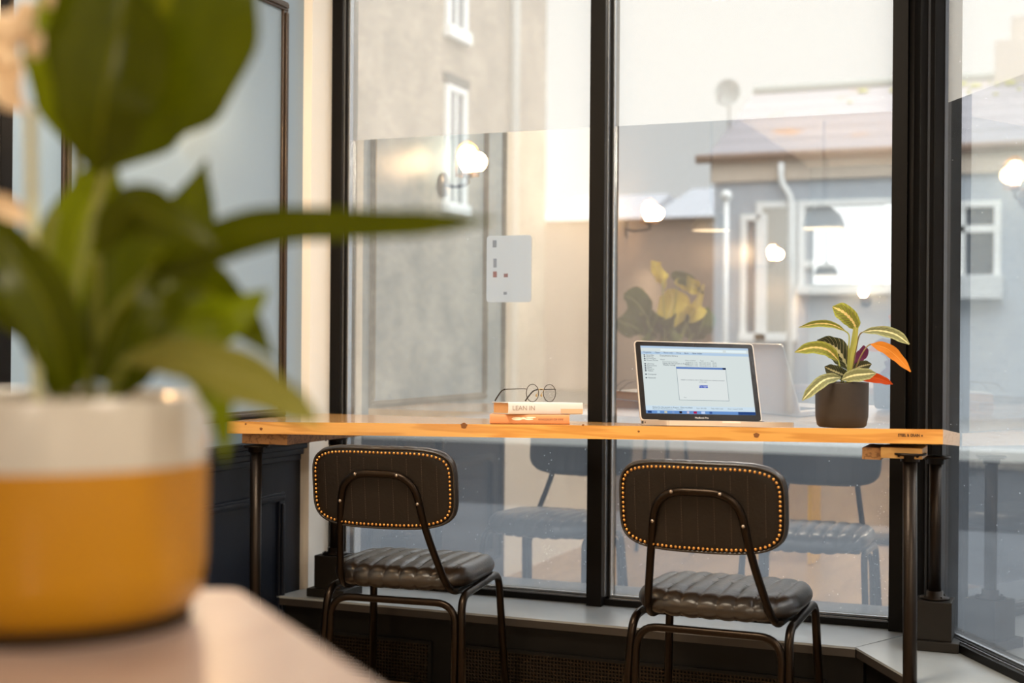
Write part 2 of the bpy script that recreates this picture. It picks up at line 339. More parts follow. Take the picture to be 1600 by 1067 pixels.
for k, (a, b_) in enumerate(((-.86, -.40), (-.28, .84))):
    bm = B(); n = int((b_-a)/.011)
    for i in range(n+1): box(bm, a+i*.011-.0022, a+i*.011+.0022, -.006, -.002, .01, .132)
    for j in range(12): box(bm, a, b_, -.007, -.001, .01+j*.011-.0022, .01+j*.011+.0022)
    obj('mesh_panel', bm, GRILLM, gr)
    bm = B(); box(bm, a-.012, b_+.012, -.009, 0, .132, .142, .001); box(bm, a-.012, a, -.009, 0, 0, .132, .001); box(bm, b_, b_+.012, -.009, 0, 0, .132, .001); obj('grille_frame', bm, PANELD, gr)

# ================================================================== HIGH BENCH TABLE along the window
TX0, TX1, TY0, TY1 = -2.389, -.300, 3.56, 4.10
def th(x, y, base=.848):
    """height of the slightly twisted bench top"""
    u = (x-TX0)/(TX1-TX0); v = (y-TY0)/(TY1-TY0)
    return base + .041*u*(1-v)
def tilt(x, y):
    """rotation that lays a thing flat on the bench top at x, y"""
    gx = (th(x+.01, y)-th(x-.01, y))/.02; gy = (th(x, y+.01)-th(x, y-.01))/.02
    n = Vector((-gx, -gy, 1)).normalized(); return Vector((0, 0, 1)).rotation_difference(n)
def seat_on_bench(o, x, y, rz, lift=0):
    q = tilt(x, y) @ Matrix.Rotation(rz, 3, 'Z').to_quaternion()
    o.rotation_mode = 'QUATERNION'; o.rotation_quaternion = q; o.location = (x, y, th(x, y)+lift+.0008)
table = empty('bench_table', (TX0, TY0, 0), 0, 'long pine bench table on black pipe legs, standing along the shop window', 'table')
bm = B(); NX, NY = 40, 8; T = .0365
top = [[bm.verts.new((x, y, 0)) for y in [TY0+(TY1-TY0)*j/NY for j in range(NY+1)]] for x in [TX0+(TX1-TX0)*i/NX for i in range(NX+1)]]
bot = [[bm.verts.new((v.co.x, v.co.y, 0)) for v in r] for r in top]
for i in range(NX+1):
    for j in range(NY+1):
        t_ = top[i][j]; t_.co.z = th(t_.co.x, t_.co.y); b_ = bot[i][j]; b_.co.z = t_.co.z-T
for i in range(NX):
    for j in range(NY):
        bm.faces.new((top[i][j], top[i+1][j], top[i+1][j+1], top[i][j+1])); bm.faces.new((bot[i][j], bot[i][j+1], bot[i+1][j+1], bot[i+1][j]))
    bm.faces.new((top[i][0], bot[i][0], bot[i+1][0], top[i+1][0])); bm.faces.new((top[i][NY], top[i+1][NY], bot[i+1][NY], bot[i][NY]))
for j in range(NY):
    f1 = bm.faces.new((top[0][j], top[0][j+1], bot[0][j+1], bot[0][j])); f2 = bm.faces.new((top[NX][j], bot[NX][j], bot[NX][j+1], top[NX][j+1])); f1.material_index = 1; f2.material_index = 1
edges = [e_ for e_ in bm.edges if len(e_.link_faces) == 2 and e_.calc_face_angle(0) > 1.2]
bmesh.ops.bevel(bm, geom=edges, offset=.005, segments=3, affect='EDGES', profile=.5)
for v in bm.verts: v.co -= Vector((TX0, TY0, 0))
obj('tabletop', bm, [PINE, PINE_L], table)
KNOT = mat('dark_wood_knot', (.20, .075, .02), .5)
for (px, py, r) in ((725, 665, .0085), (1182, 680, .0065), (998, 674, .0028), (911, 664, .0028), (384, 662.5, .003), (408, 670, .0045)):
    bm = B(); d = P(px, py, 1)-EYE; t_ = (TY0-EYE.y)/d.y; q = EYE+d*t_
    m_ = Matrix.Translation(q-Vector((TX0, TY0, 0))) @ Matrix.Rotation(math.pi/2, 4, 'X')
    vs = [bm.verts.new(m_ @ Vector((r*(1+.25*math.sin(k*2.3))*math.cos(2*math.pi*k/14)*1.2, r*math.sin(2*math.pi*k/14), .0006))) for k in range(14)]
    vb = [bm.verts.new(v.co + Vector((0, .003, 0))) for v in vs]
    bm.faces.new(vs); bm.faces.new(vb[::-1])
    for k in range(14): bm.faces.new((vs[k], vb[k], vb[(k+1) % 14], vs[(k+1) % 14]))
    obj('knot', bm, KNOT, table)
def loc(x, y, z=0): return Vector((x-TX0, y-TY0, z))
def batten(x0, x1, y0, y1, dz, m):
    zt = min(th(x, y) for x in (x0, x1) for y in (y0, y1))-T-.001
    bm = B(); box(bm, x0-TX0, x1-TX0, y0-TY0, y1-TY0, zt-dz, zt, .002); return obj('batten', bm, m, table)
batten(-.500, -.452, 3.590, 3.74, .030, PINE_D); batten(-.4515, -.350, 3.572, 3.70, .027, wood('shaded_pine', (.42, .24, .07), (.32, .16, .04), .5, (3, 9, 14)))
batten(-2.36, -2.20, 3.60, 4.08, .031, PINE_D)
def flange(bm, c, up=1):
    lathe(bm, [(0, 0), (.041, 0), (.041, .005*up), (.024, .008*up), (.0235, .022*up), (0, .022*up)], c, 28)
for (x, y, zb, zt, lean) in ((-.382, 3.592, 0, .826, (.003, -.002)), (-2.325, 3.625, 0, .775, (0, 0)), (-2.285, 4.045, .384, .772, (0, 0)), (-.36, 4.045, .384, .785, (0, 0))):
    bm = B(); tube(bm, [loc(x+lean[0]*2, y+lean[1]*2, zb+.002), loc(x, y, zt)], .0175, 20); obj('leg', bm, PIPE, table, True)
    bm = B(); flange(bm, loc(x, y, zt+.0), -1)
    for k in range(4): ball(bm, loc(x+.032*math.cos(k*1.57+.7), y+.032*math.sin(k*1.57+.7), zt-.007), .004, 8, 4)
    obj('pipe_flange', bm, PIPE, table, True); bm = B()
    if zb > 0:
        flange(bm, loc(x, y, zb+.0005), 1)
        for k in range(4): ball(bm, loc(x+.032*math.cos(k*1.57+.7), y+.032*math.sin(k*1.57+.7), zb+.007), .004, 8, 4)
    else: flange(bm, loc(x+lean[0]*2, y+lean[1]*2, .001), 1)
    obj('pipe_flange', bm, PIPE, table, True)
# burnt-in maker's mark
def text(name, s, size, m, parent, mtx, align='LEFT', ext=.0002, sx=1.0, bold=0):
    cu = bpy.data.curves.new(name, 'FONT'); cu.body = s; cu.size = size; cu.align_x = align; cu.extrude = ext; cu.offset = bold; cu.resolution_u = 3
    tmp = bpy.data.objects.new(name+'_c', cu); COL.objects.link(tmp)
    dg = bpy.context.evaluated_depsgraph_get(); me = bpy.data.meshes.new_from_object(tmp.evaluated_get(dg))
    bpy.data.objects.remove(tmp); me.materials.clear(); me.materials.append(m)
    me.transform(mtx @ Matrix.Diagonal((sx, 1, 1, 1)))
    o = bpy.data.objects.new(name, me); COL.objects.link(o)
    if parent: o.parent = parent
    return o
BURN = mat('burnt_lettering', (.02, .007, .003), .8)
xt = -.408; s_m = Matrix.Translation(Vector((xt-TX0, -.0004, th(xt+.03, TY0)-.0195))) @ Matrix.Rotation(-.0195, 4, 'Y') @ Matrix.Rotation(math.pi/2, 4, 'X')
text('maker_stamp', 'STEEL & GRAIN \u2248', .0098, BURN, table, s_m, sx=.80, bold=.00025)

# black timber blocks that carry the back legs
def block(x, y, label):
    o = empty('leg_block', (x, y, .2465), 0, label, 'block', 'timber blocks on the window ledge')
    bm = B(); box(bm, -.07, .07, -.065, .065, .0005, .028, .003); obj('plinth', bm, BLOCKM, o)
    bm = B(); box(bm, -.05, .05, -.05, .05, .0285, .1365, .003); obj('post_block', bm, BLOCKM, o)
block(-2.285, 4.047, 'dark timber block on the window ledge in the corner beside the cream reveal')
block(-.36, 4.047, 'dark timber block on the window ledge beside the angled right window')

# ================================================================== CHAIRS
def rr_point(phi, a, b, r):
    """boundary of a rounded rectangle in direction phi"""
    c, s = math.cos(phi), math.sin(phi); n_ = 5.0
    k = (abs(c/a)**n_ + abs(s/b)**n_)**(-1/n_)
    return c*k, s*k
def cushion(a, b, T_, rad, rib, rib_amp, rings=26, seg=240, n_pow=3.4, both=True, crown=.0):
    """padded shape in the XY plane, thickness along Z; ribs run along Y"""
    bm = B(); ms = [1-(1-i/rings)**1.0 for i in range(rings+1)]
    ms = [math.sin(i/rings*math.pi/2) for i in range(rings+1)]
    def pt(phi, m_, side):
        c, s = math.cos(phi), math.sin(phi); k = (abs(c/a)**n_pow + abs(s/b)**n_pow)**(-1/n_pow)
        x, y = c*k*m_, s*k*m_; d = (1-m_)*min(k, min(a, b)*1.2)
        q = min(d/rad, 1); h = math.sqrt(max(0, 1-(1-q)**2))
        z = side*T_/2*h + side*crown*(1-m_*m_)
        ribv = 0
        if rib:
            ph = x/rib; ribv = abs(math.sin(math.pi*(ph+.5)))**.4
            if side > 0 or both: z += side*rib_amp*(ribv-1)*h
            if m_ > .8:
                e_ = (m_-.8)/.2; x *= 1; y *= 1+.012*(ribv-1)*e_*(1 if abs(s) > .3 else 0)
        return Vector((x, y, z))
    ring_t = [[bm.verts.new(pt(2*math.pi*k/seg, m_, 1)) for k in range(seg)] for m_ in ms[1:]]
    ring_b = [[bm.verts.new(pt(2*math.pi*k/seg, m_, -1)) for k in range(seg)] for m_ in ms[1:-1]]
    ct = bm.verts.new(pt(0, 0, 1)); cb = bm.verts.new(pt(0, 0, -1))
    for k in range(seg):
        k2 = (k+1) % seg
        bm.faces.new((ct, ring_t[0][k], ring_t[0][k2])); bm.faces.new((cb, ring_b[0][k2], ring_b[0][k]))
        for i in range(len(ring_t)-1): bm.faces.new((ring_t[i][k], ring_t[i+1][k], ring_t[i+1][k2], ring_t[i][k2]))
        for i in range(len(ring_b)-1): bm.faces.new((ring_b[i][k2], ring_b[i+1][k2], ring_b[i+1][k], ring_b[i][k]))
        bm.faces.new((ring_b[-1][k2], ring_t[-1][k2], ring_t[-1][k], ring_b[-1][k]))
    return bm
FRAMEM = mat('dark_bronze_steel_tube', (.016, .010, .006), .3, .85, bump=.1, bscale=150)
SCREWM = mat('steel_screw', (.35, .28, .22), .3, .9)
THREAD = mat('brown_thread', (.045, .027, .016), .8)
def make_chair(label):
    o = empty('chair', (0, 0, 0), 0, label, 'chair', 'leather chairs at the window bench')
    # seat
    bm = cushion(.218, .205, .062, .038, .0475, .0085, crown=.008, rings=34, seg=360)
    for v in bm.verts:
        v.co.z += .424 - .018*max(0, (v.co.y-.1)/.1)**2 - .006*max(0, (-v.co.y-.12)/.08)
    obj('seat', bm, LEATHER, o, True)
    bm = B(); box(bm, -.19, .19, -.16, .16, .386, .397, .004); obj('seat_pan', bm, BLACK, o)
    # backrest: built flat then stood up, leaning back and gently curved
    AB, BB = .218, .118
    lean = Matrix.Translation((0, -.272, .688)) @ Matrix.Rotation(math.radians(7), 4, 'X')
    def stand(bm):
        for v in bm.verts:
            x, y, z = v.co; v.co = lean @ Vector((x, -z*1.0 + .55*x*x, y))
    bm = cushion(AB, BB, .046, .03, .044, .006, n_pow=4.2, both=False)
    for v in bm.verts: v.co.z = -v.co.z       # ribbed face forward (+Y)
    for v in bm.verts: v.co.z = v.co.z*(-1) if False else v.co.z
    stand(bm); bmesh.ops.recalc_face_normals(bm, faces=bm.faces); bm.normal_update()
    for f_ in bm.faces:
        if f_.normal.y > -.72: f_.material_index = 1
    back = obj('backrest', bm, [LEATHER_B, LEATHER], o, True)
    def perim(m_, z, n):
        out = []; N_ = 720; raw = []
        for k in range(N_):
            ph = 2*math.pi*k/N_; c, s = math.cos(ph), math.sin(ph); kk = (abs(c/AB)**4.2+abs(s/BB)**4.2)**(-1/4.2)
            raw.append(Vector((c*kk, s*kk, z)))
        cen = [p.copy() for p in raw]
        for i, p in enumerate(cen):
            tn = (raw[(i+3) % N_]-raw[i-3]); nn = Vector((tn.y, -tn.x, 0)).normalized(); cen[i] = raw[i] - nn*m_ if nn.dot(raw[i]) > 0 else raw[i] + nn*m_
        L = [0]
        for i in range(N_): L.append(L[-1]+(cen[(i+1) % N_]-cen[i]).length)
        for q in range(n):
            d = L[-1]*q/n; i = 0
            lo, hi = 0, N_
            while hi-lo > 1:
                mid = (lo+hi)//2
                if L[mid] <= d: lo = mid
                else: hi = mid
            out.append(cen[lo % N_])
        return out
    # brass nail heads and a stitched piping on the rear face
    bm = B(); ball(bm, (0, 0, 0), .0042, 8, 5); nail0 = obj('nailhead', bm, BRASS, back, True)
    for i, p in enumerate(perim(.016, .0215, 92)):
        nl = nail0 if i == 0 else nail0.copy()
        if i: COL.objects.link(nl)
        nl.location = lean @ Vector((p.x, -p.z + .55*p.x*p.x, p.y))
    bm = B(); tube(bm, perim(.006, .0165, 150), .0035, 8, closed=True); stand(bm); obj('piping', bm, LEATHER, back, True)
    for i in range(-4, 5):
        x = i*.042; bm = B()
        for q in range(26):
            zz = -.085+q*.0068
            if abs(x) > .13 and abs(zz) > .07: continue
            boxm(bm, -.0006, .0006, -.0022, .0022, -.0006, .0006, Matrix.Translation((x, zz, .0232)))
        stand(bm); obj('stitched_seam', bm, THREAD, back)
    # frames
    fr = fillet([(-.165, .06, .380), (-.168, -.165, .380), (-.128, -.262, .575), (-.105, -.300, .728), (.105, -.300, .728), (.128, -.262, .575), (.168, -.165, .380), (.165, .06, .380)], .075, 8)
    fr = [Vector((p.x, p.y-.006, p.z)) for p in fr]
    bm = B(); tube(bm, fr, .0105, 14); bf = obj('back_frame', bm, FRAMEM, o, True)
    for (x, y, z) in ((-.062, -.317, .727), (.062, -.317, .727), (-.116, -.296, .648), (.116, -.296, .648)):
        bm = B(); ball(bm, (x, y, z), .005, 10, 6); obj('screw', bm, SCREWM, bf, True)
    for s in (-1, 1):
        pts = fillet([(s*.222, -.215, .003), (s*.205, -.175, .377), (s*.205, .165, .392), (s*.222, .20, .003)], .05, 8)
        bm = B(); tube(bm, pts, .0115, 14); obj('side_leg_frame', bm, FRAMEM, o, True)
    pts = fillet([(-.196, -.205, .003), (-.190, -.186, .358), (.190, -.186, .358), (.196, -.205, .003)], .06, 8)
    bm = B(); tube(bm, pts, .0105, 14); obj('rear_brace', bm, FRAMEM, o, True)
    return o
def copy_tree(o, parent=None):
    c = o.copy(); COL.objects.link(c); c.parent = parent
    for ch in list(o.children): copy_tree(ch, c)
    return c
ch1 = make_chair('leather chair with brass nailheads in front of the open laptop, back to camera')
ch1.location = (-.862, 3.65, -.0); ch1.rotation_euler.z = math.radians(-1)
ch2 = copy_tree(ch1); ch2['label'] = 'leather chair with brass nailheads nearest the navy panelled wall, left of the mullion'
ch2.location = (-1.815, 3.705, 0); ch2.rotation_euler.z = math.radians(5)

# ================================================================== THINGS ON THE BENCH
def wang(cam_deg): return math.radians(cam_deg)+YAW
# laptop: hinge-left corner, local x along hinge, -y towards the sitter
lp = empty('laptop', (0, 0, 0), 0, 'open silver laptop showing a blue and white screen window on the pine bench', 'laptop')
LW, LD = .366, .25
hl = cw((1001-800)/F*3.935, 3.935, 0); rz = wang(11)
cxy = hl + Matrix.Rotation(rz, 3, 'Z') @ Vector((LW/2, -LD/2, 0))
seat_on_bench(lp, cxy.x, cxy.y, rz)
bm = B(); pts = fillet([(-LW/2, -LD/2, 0), (LW/2, -LD/2, 0), (LW/2, LD/2, 0), (-LW/2, LD/2, 0)], .014, 5, True); prism(bm, [(p.x, p.y) for p in pts], .001, .0145); obj('base', bm, SILVER, lp)
KEYM = mat('black_keys', (.01, .01, .012), .5)
bm = B()
for r_ in range(5):
    for c_ in range(14): box(bm, -.14+c_*.02, -.14+c_*.02+.017, .085-r_*.02-.016, .085-r_*.02, .0146, .0160)
obj('keyboard', bm, KEYM, lp)
bm = B(); box(bm, -.052, .052, -.105, -.035, .0146, .0150); obj('trackpad', bm, mat('grey_trackpad', (.5, .48, .45), .3, .4), lp)
bm = B(); box(bm, -.026, .026, -LD/2-.0006, -LD/2+.004, .0095, .0148); obj('opening_notch', bm, mat('pale_notch', (.8, .77, .7), .4), lp)
bm = B(); box(bm, -LW/2-.0006, -LW/2+.003, .09, .108, .004, .011); box(bm, -LW/2-.0006, -LW/2+.003, .07, .076, .005, .010); box(bm, LW/2-.003, LW/2+.0006, -.06, .06, .008, .0095); obj('ports', bm, KEYM, lp)
lid = empty('lid', (0, LD/2-.006, .012), 0); lid.parent = lp; lid.rotation_euler = (math.radians(-19), 0, 0)
# lid local: x right, z up, screen faces -y
LH = .246
bm = B(); pts = fillet([(-LW/2, 0, 0), (LW/2, 0, 0), (LW/2, LH, 0), (-LW/2, LH, 0)], .012, 5, True)
prism(bm, [(p.x, p.y) for p in pts], 0, .007)
for v in bm.verts: v.co = Vector((v.co.x, .007-v.co.z, v.co.y))
obj('shell', bm, SILVER, lid)
bm = B(); pts = fillet([(-LW/2+.003, .004, 0), (LW/2-.003, .004, 0), (LW/2-.003, LH-.003, 0), (-LW/2+.003, LH-.003, 0)], .010, 5, True)
prism(bm, [(p.x, p.y) for p in pts], 0, .001)
for v in bm.verts: v.co = Vector((v.co.x, -.0002-v.co.z, v.co.y))
obj('bezel', bm, mat('black_bezel', (.008, .006, .006), .2), lid)
SX0, SX1, SZ0, SZ1 = -LW/2+.018, LW/2-.018, .022, LH-.016
def sq(bm, u0, u1, v0, v1, k):
    """rectangle on the screen; u right, v down, 0..1"""
    x0 = SX0+(SX1-SX0)*u0; x1 = SX0+(SX1-SX0)*u1; z1 = SZ1-(SZ1-SZ0)*v0; z0 = SZ1-(SZ1-SZ0)*v1
    y = -.0014-.00012*k
    vs = [bm.verts.new((x0, y, z0)), bm.verts.new((x1, y, z0)), bm.verts.new((x1, y, z1)), bm.verts.new((x0, y, z1))]
    bm.faces.new(vs)
def scr(name, rects, k, m):
    bm = B()
    for r_ in rects: sq(bm, *r_, k)
    return obj(name, bm, m, lid, fix=False)
scr('screen', [(0, 1, 0, 1)], 0, emis('screen_white', sr(205, 214, 213)))
scr('toolbar', [(0, 1, 0, .03), (0, 1, .085, .125)], 1, emis('screen_blue_grey', sr(172, 195, 218)))
scr('address_bar', [(.18, .76, .04, .07), (.79, .98, .04, .07)], 1, emis('screen_pale', sr(218, 232, 236)))
scr('status_bar', [(0, 1, .885, .955)], 1, emis('screen_status', sr(196, 214, 226)))
scr('taskbar', [(0, 1, .955, 1.0)], 2, emis('screen_taskbar', sr(100, 140, 195)))
scr('tray', [(.84, 1, .956, .999)], 3, emis('screen_tray', sr(35, 65, 120)))
DX0, DX1, DY0, DY1 = .31, .77, .305, .80
scr('dialog_border', [(DX0, DX1, DY0, DY1)], 2, emis('screen_grey', sr(140, 155, 160)))
scr('dialog_window', [(DX0+.004, DX1-.004, DY0+.004, DY1-.006)], 3, emis('screen_dialog', sr(212, 218, 217)))
scr('dialog_title', [(DX0, DX1, DY0, DY0+.03)], 4, emis('screen_title', sr(95, 125, 180)))
scr('close_button', [(DX1-.03, DX1, DY0+.004, DY0+.027)], 5, emis('screen_dark', sr(20, 25, 50)))
scr('dialog_button', [(.505, .585, .575, .612)], 5, emis('screen_button', sr(28, 70, 175)))
def stext(s, u, v, size, m, name='screen_text', align='LEFT'):
    x = SX0+(SX1-SX0)*u; z = SZ1-(SZ1-SZ0)*v
    return text(name, s, size, m, lid, Matrix.Translation((x, -.0023, z)) @ Matrix.Rotation(math.pi/2, 4, 'X'), align, 0)
INK = emis('screen_ink', sr(45, 55, 70)); INKW = emis('screen_ink_white', sr(235, 240, 250)); INKG = emis('screen_ink_grey', sr(110, 120, 125))
stext('Unable to connect to server. Please check your network connection', .545, .505, .0048, INK, 'dialog_text', 'CENTER')
stext('and try again', .545, .532, .0048, INKG, 'dialog_text', 'CENTER')
stext('Try Again', .545, .602, .0068, INKW, 'button_text', 'CENTER')
stext('Back', .355, .765, .004, INKG, 'dialog_text')
for k, s in enumerate(('Favorites', 'Desktop', 'Downloads', 'Recent Places', '', 'Libraries', 'Documents', 'Music', 'Pictures', 'Videos', '', 'Computer', '', 'Network')):
    if s: stext(s, .045, .15+k*.026, .0062, INK, 'sidebar_text')
stext('Organize      Open      Share with      Print      Burn      New folder', .02, .108, .0066, INK, 'toolbar_text')
stext('Documents library', .17, .155, .0072, INK, 'heading_text')
stext('Name', .17, .21, .0055, INKG, 'column_text'); stext('Date modified         Type              Size', .40, .215, .0055, INKG, 'column_text')
for k, s in enumerate(('Documents listing', 'Notes for the people in August', 'Weekly listings')):
    stext(s, .19, .243+k*.024, .0062, INK if k else INKG, 'file_text'); stext('24/08/2012 11:05    Microsoft Word   18 KB', .40, .245+k*.024, .0052, INKG, 'file_text')
stext('Notes for the people in August   Date modified', .06, .918, .0062, INK, 'status_text'); stext('Microsoft Word Document      Authors', .06, .942, .0055, INKG, 'status_text')
stext('Size: 18.0 KB         Title: Add a title         Date created: 24/08', .46, .925, .0056, INKG, 'status_text')
ico = (((.015, .05), (30, 60, 110)), ((.10, .125), (150, 190, 225)), ((.165, .19), (190, 190, 170)), ((.235, .255), (120, 150, 200)), ((.30, .325), (30, 20, 30)), ((.37, .39), (200, 190, 205)), ((.43, .46), (160, 20, 70)), ((.50, .535), (190, 205, 235)), ((.575, .60), (50, 80, 140)))
for (u, c_) in ico: scr('taskbar_icon', [(u[0], u[1], .962, .994)], 4, emis('icon_'+str(c_[0]), sr(*c_)))
scr('side_icon', [(.022, .036, .15+k*.026-.018, .15+k*.026-.002) for k in (0, 1, 2, 3, 5, 6, 7, 8, 9, 11, 13)], 3, INK)
m_ = text('badge_text', 'MacBook Pro', .0075, mat('white_lettering', (.8, .8, .8), .5), lid, Matrix.Translation((0, -.0016, .0085)) @ Matrix.Rotation(math.pi/2, 4, 'X'), 'CENTER', 0)
bm = B(); ball(bm, (0, -.0014, LH-.0095), .0016, 10, 6); obj('webcam', bm, mat('webcam_glass', (.08, .04, .05), .2), lid)

# books
def book(name, L, Dp, H, cover, pages, label, rounded=True):
    """spine along x facing -y; head of the pages towards -x"""
    o = empty(name, (0, 0, 0), 0, label, 'book')
    bm = B(); prof = []
    n = 8
    for k in range(n+1):                            # curved spine
        a_ = -math.pi/2+math.pi*k/n; prof.append((-Dp/2-.004*math.cos(a_), H/2+H/2*math.sin(a_)))
    t_ = .0022
    outer = [(Dp/2, 0)] + prof + [(Dp/2, H)]
    inner = [(Dp/2, H-t_)] + [(y+t_, t_+(z)*(H-2*t_)/H) for (y, z) in prof[::-1]] + [(Dp/2, t_)]
    ring = outer + inner
    a = [bm.verts.new((-L/2, y, z)) for (y, z) in ring]; b_ = [bm.verts.new((L/2, y, z)) for (y, z) in ring]
    N_ = len(ring)
    for k in range(N_): bm.faces.new((a[k], a[(k+1) % N_], b_[(k+1) % N_], b_[k]))
    h = len(outer)
    for k in range(h-1):
        j = N_-1-k
        for q in (a, b_):
            try: bm.faces.new((q[k], q[k+1], q[j-1], q[j]))
            except Exception: pass
    obj('cover', bm, cover, o)
    bm = B(); box(bm, -L/2+.004, L/2-.004, -Dp/2+.003, Dp/2-.004, t_+.0001, H-t_-.0001, .0008); obj('pages', bm, pages, o)
    return o
PAGES = mat('cream_pages', (.62, .34, .14), .8, noise_amt=.1, nscale=200)
bx = cw((830-800)/F*3.985, 3.985, 0)
COVA = mat('peach_cover', (.60, .27, .12), .5, 0, .3, noise_amt=.1, nscale=20)
b1 = book('book', .226, .15, .0265, COVA, PAGES, 'peach-orange paperback book lying under the white book on the pine bench')
seat_on_bench(b1, bx.x, bx.y, wang(-3))
text('title_text', 'KINGDOM OF FIFE', .0085, mat('brown_ink', (.25, .12, .08), .6), b1, Matrix.Translation((.025, -.0795, .0105)) @ Matrix.Rotation(math.pi/2, 4, 'X'))
bm = B()
for (x, z, rx, rz_) in ((-.035, .0145, .016, .0045), (-.018, .0155, .008, .003), (-.002, .0135, .013, .0025), (.004, .0185, .015, .002)):
    vs = [bm.verts.new((x+rx*math.cos(2*math.pi*k/16), -.0797, z+rz_*math.sin(2*math.pi*k/16))) for k in range(16)]; bm.faces.new(vs)
obj('cover_emblem', bm, mat('cream_print', (.85, .8, .65), .6), b1, fix=False)
COVW = mat('white_cover', (.62, .62, .61), .4, 0, .4)
b2 = book('book', .226, .145, .0335, COVW, PAGES, 'white hardback book with a grey title on its spine, topmost of the two books')
bx2 = cw((838-800)/F*4.0, 4.0, 0)
seat_on_bench(b2, bx2.x+.004, bx2.y-.002, wang(19), .0272)
text('title_text', 'LEAN IN', .0185, mat('grey_ink', (.33, .27, .24), .6), b2, Matrix.Translation((-.102, -.0772, .0115)) @ Matrix.Rotation(math.pi/2, 4, 'X'))
bm = B(); box(bm, .045, .1125, -.0772, -.0765, .003, .016); obj('cover_band', bm, mat('pale_orange_band', (.60, .42, .27), .5), b2)

# spectacles on the upper book
gl = empty('spectacles', (0, 0, 0), 0, 'round wire-rimmed spectacles resting open on the white book', 'spectacles')
gx = cw((846-800)/F*3.975, 3.975, 0); seat_on_bench(gl, gx.x, gx.y, wang(40), .0272+.0345)
WIRE = mat('dark_bronze_wire', (.05, .038, .028), .3, .8); GOLDW = mat('gold_wire', (.55, .38, .18), .3, .9); TIPM = mat('black_temple_tip', (.015, .013, .012), .35)
for s in (-1, 1):
    pts = [Vector((s*.0325+.0235*math.cos(2*math.pi*k/40), 0, .0262+.0248*math.sin(2*math.pi*k/40)*(1 if math.sin(2*math.pi*k/40) > 0 else 1.02))) for k in range(40)]
    bm = B(); tube(bm, pts, .0011, 8, closed=True); rim = obj('rim', bm, WIRE, gl, True)
    bm = B(); vs = [bm.verts.new(p+Vector((0, .0004, 0))) for p in pts]; vb = [bm.verts.new(p-Vector((0, .0004, 0))) for p in pts]; bm.faces.new(vs); bm.faces.new(vb[::-1])
    for k in range(40): bm.faces.new((vs[k], vs[(k+1) % 40], vb[(k+1) % 40], vb[k]))
    obj('lens', bm, glass_mat('lens_glass', .02, 0, (.99, .99, .99)), rim)
    bm = B(); tube(bm, smooth_path([(s*.056, 0, .037), (s*.0595, .004, .0375), (s*.061, .014, .0375), (s*.0615, .092, .036)], 5), .00115, 8); tm = obj('temple', bm, WIRE, gl, True)
    bm = B(); tube(bm, smooth_path([(s*.0615, .088, .036), (s*.0605, .105, .031), (s*.059, .128, .012), (s*.0585, .137, .0025)], 5), .0022, 8); obj('temple_tip', bm, TIPM, tm, True)
    bm = B(); tube(bm, smooth_path([(s*.0095, 0, .030), (s*.0085, .006, .026), (s*.0095, .008, .020)], 4), .0008, 6); ball(bm, (s*.0095, .009, .019), .0032, 8, 6, 1.4); obj('nose_pad', bm, GOLDW, gl, True)
bm = B(); tube(bm, smooth_path([(-.0105, 0, .033), (-.005, -.001, .0375), (.005, -.001, .0375), (.0105, 0, .033)], 5), .0012, 8); obj('bridge', bm, GOLDW, gl, True)

# ------------------------------------------------------------------ leaves
LORG = Vector((0, 0, 0))
def leaf(bm, spine, widths, side=None, fold=.25, n=22, nw=8, wav=0.0, bend=0.0, uvl=None):
    """leaf blade along a curved spine; side: direction of the blade's width (default: across the line of sight)"""
    sp = smooth_path(spine, max(3, n//(len(spine)-1))); N_ = len(sp)
    uv = uvl if uvl else bm.loops.layers.uv.verify(); rows = []
    for i, p in enumerate(sp):
        t = i/(N_-1)
        tg = (sp[min(i+1, N_-1)]-sp[max(i-1, 0)]).normalized()
        if side is None:
            vd = (p+LORG-EYE).normalized(); sd = vd.cross(tg)
        else: sd = Vector(side)-tg*Vector(side).dot(tg)
        sd.normalize(); nn = sd.cross(tg).normalized()
        x = t*(len(widths)-1); k = min(int(x), len(widths)-2); f = x-k; f = f*f*(3-2*f)
        wd = widths[k]*(1-f)+widths[k+1]*f
        row = []
        for j in range(nw+1):
            s = -1+2*j/nw
            off = nn*(fold*abs(s)*wd + bend*s*s*wd + wav*wd*math.sin(t*17+s*2)*abs(s))
            row.append(bm.verts.new(p+sd*(s*wd)+off))
        rows.append(row)
    for i in range(N_-1):
        for j in range(nw):
            f_ = bm.faces.new((rows[i][j], rows[i][j+1], rows[i+1][j+1], rows[i+1][j]))
            for l, (a, b_) in zip(f_.loops, ((j, i), (j+1, i), (j+1, i+1), (j, i+1))): l[uv].uv = (a/nw, b_/(N_-1))
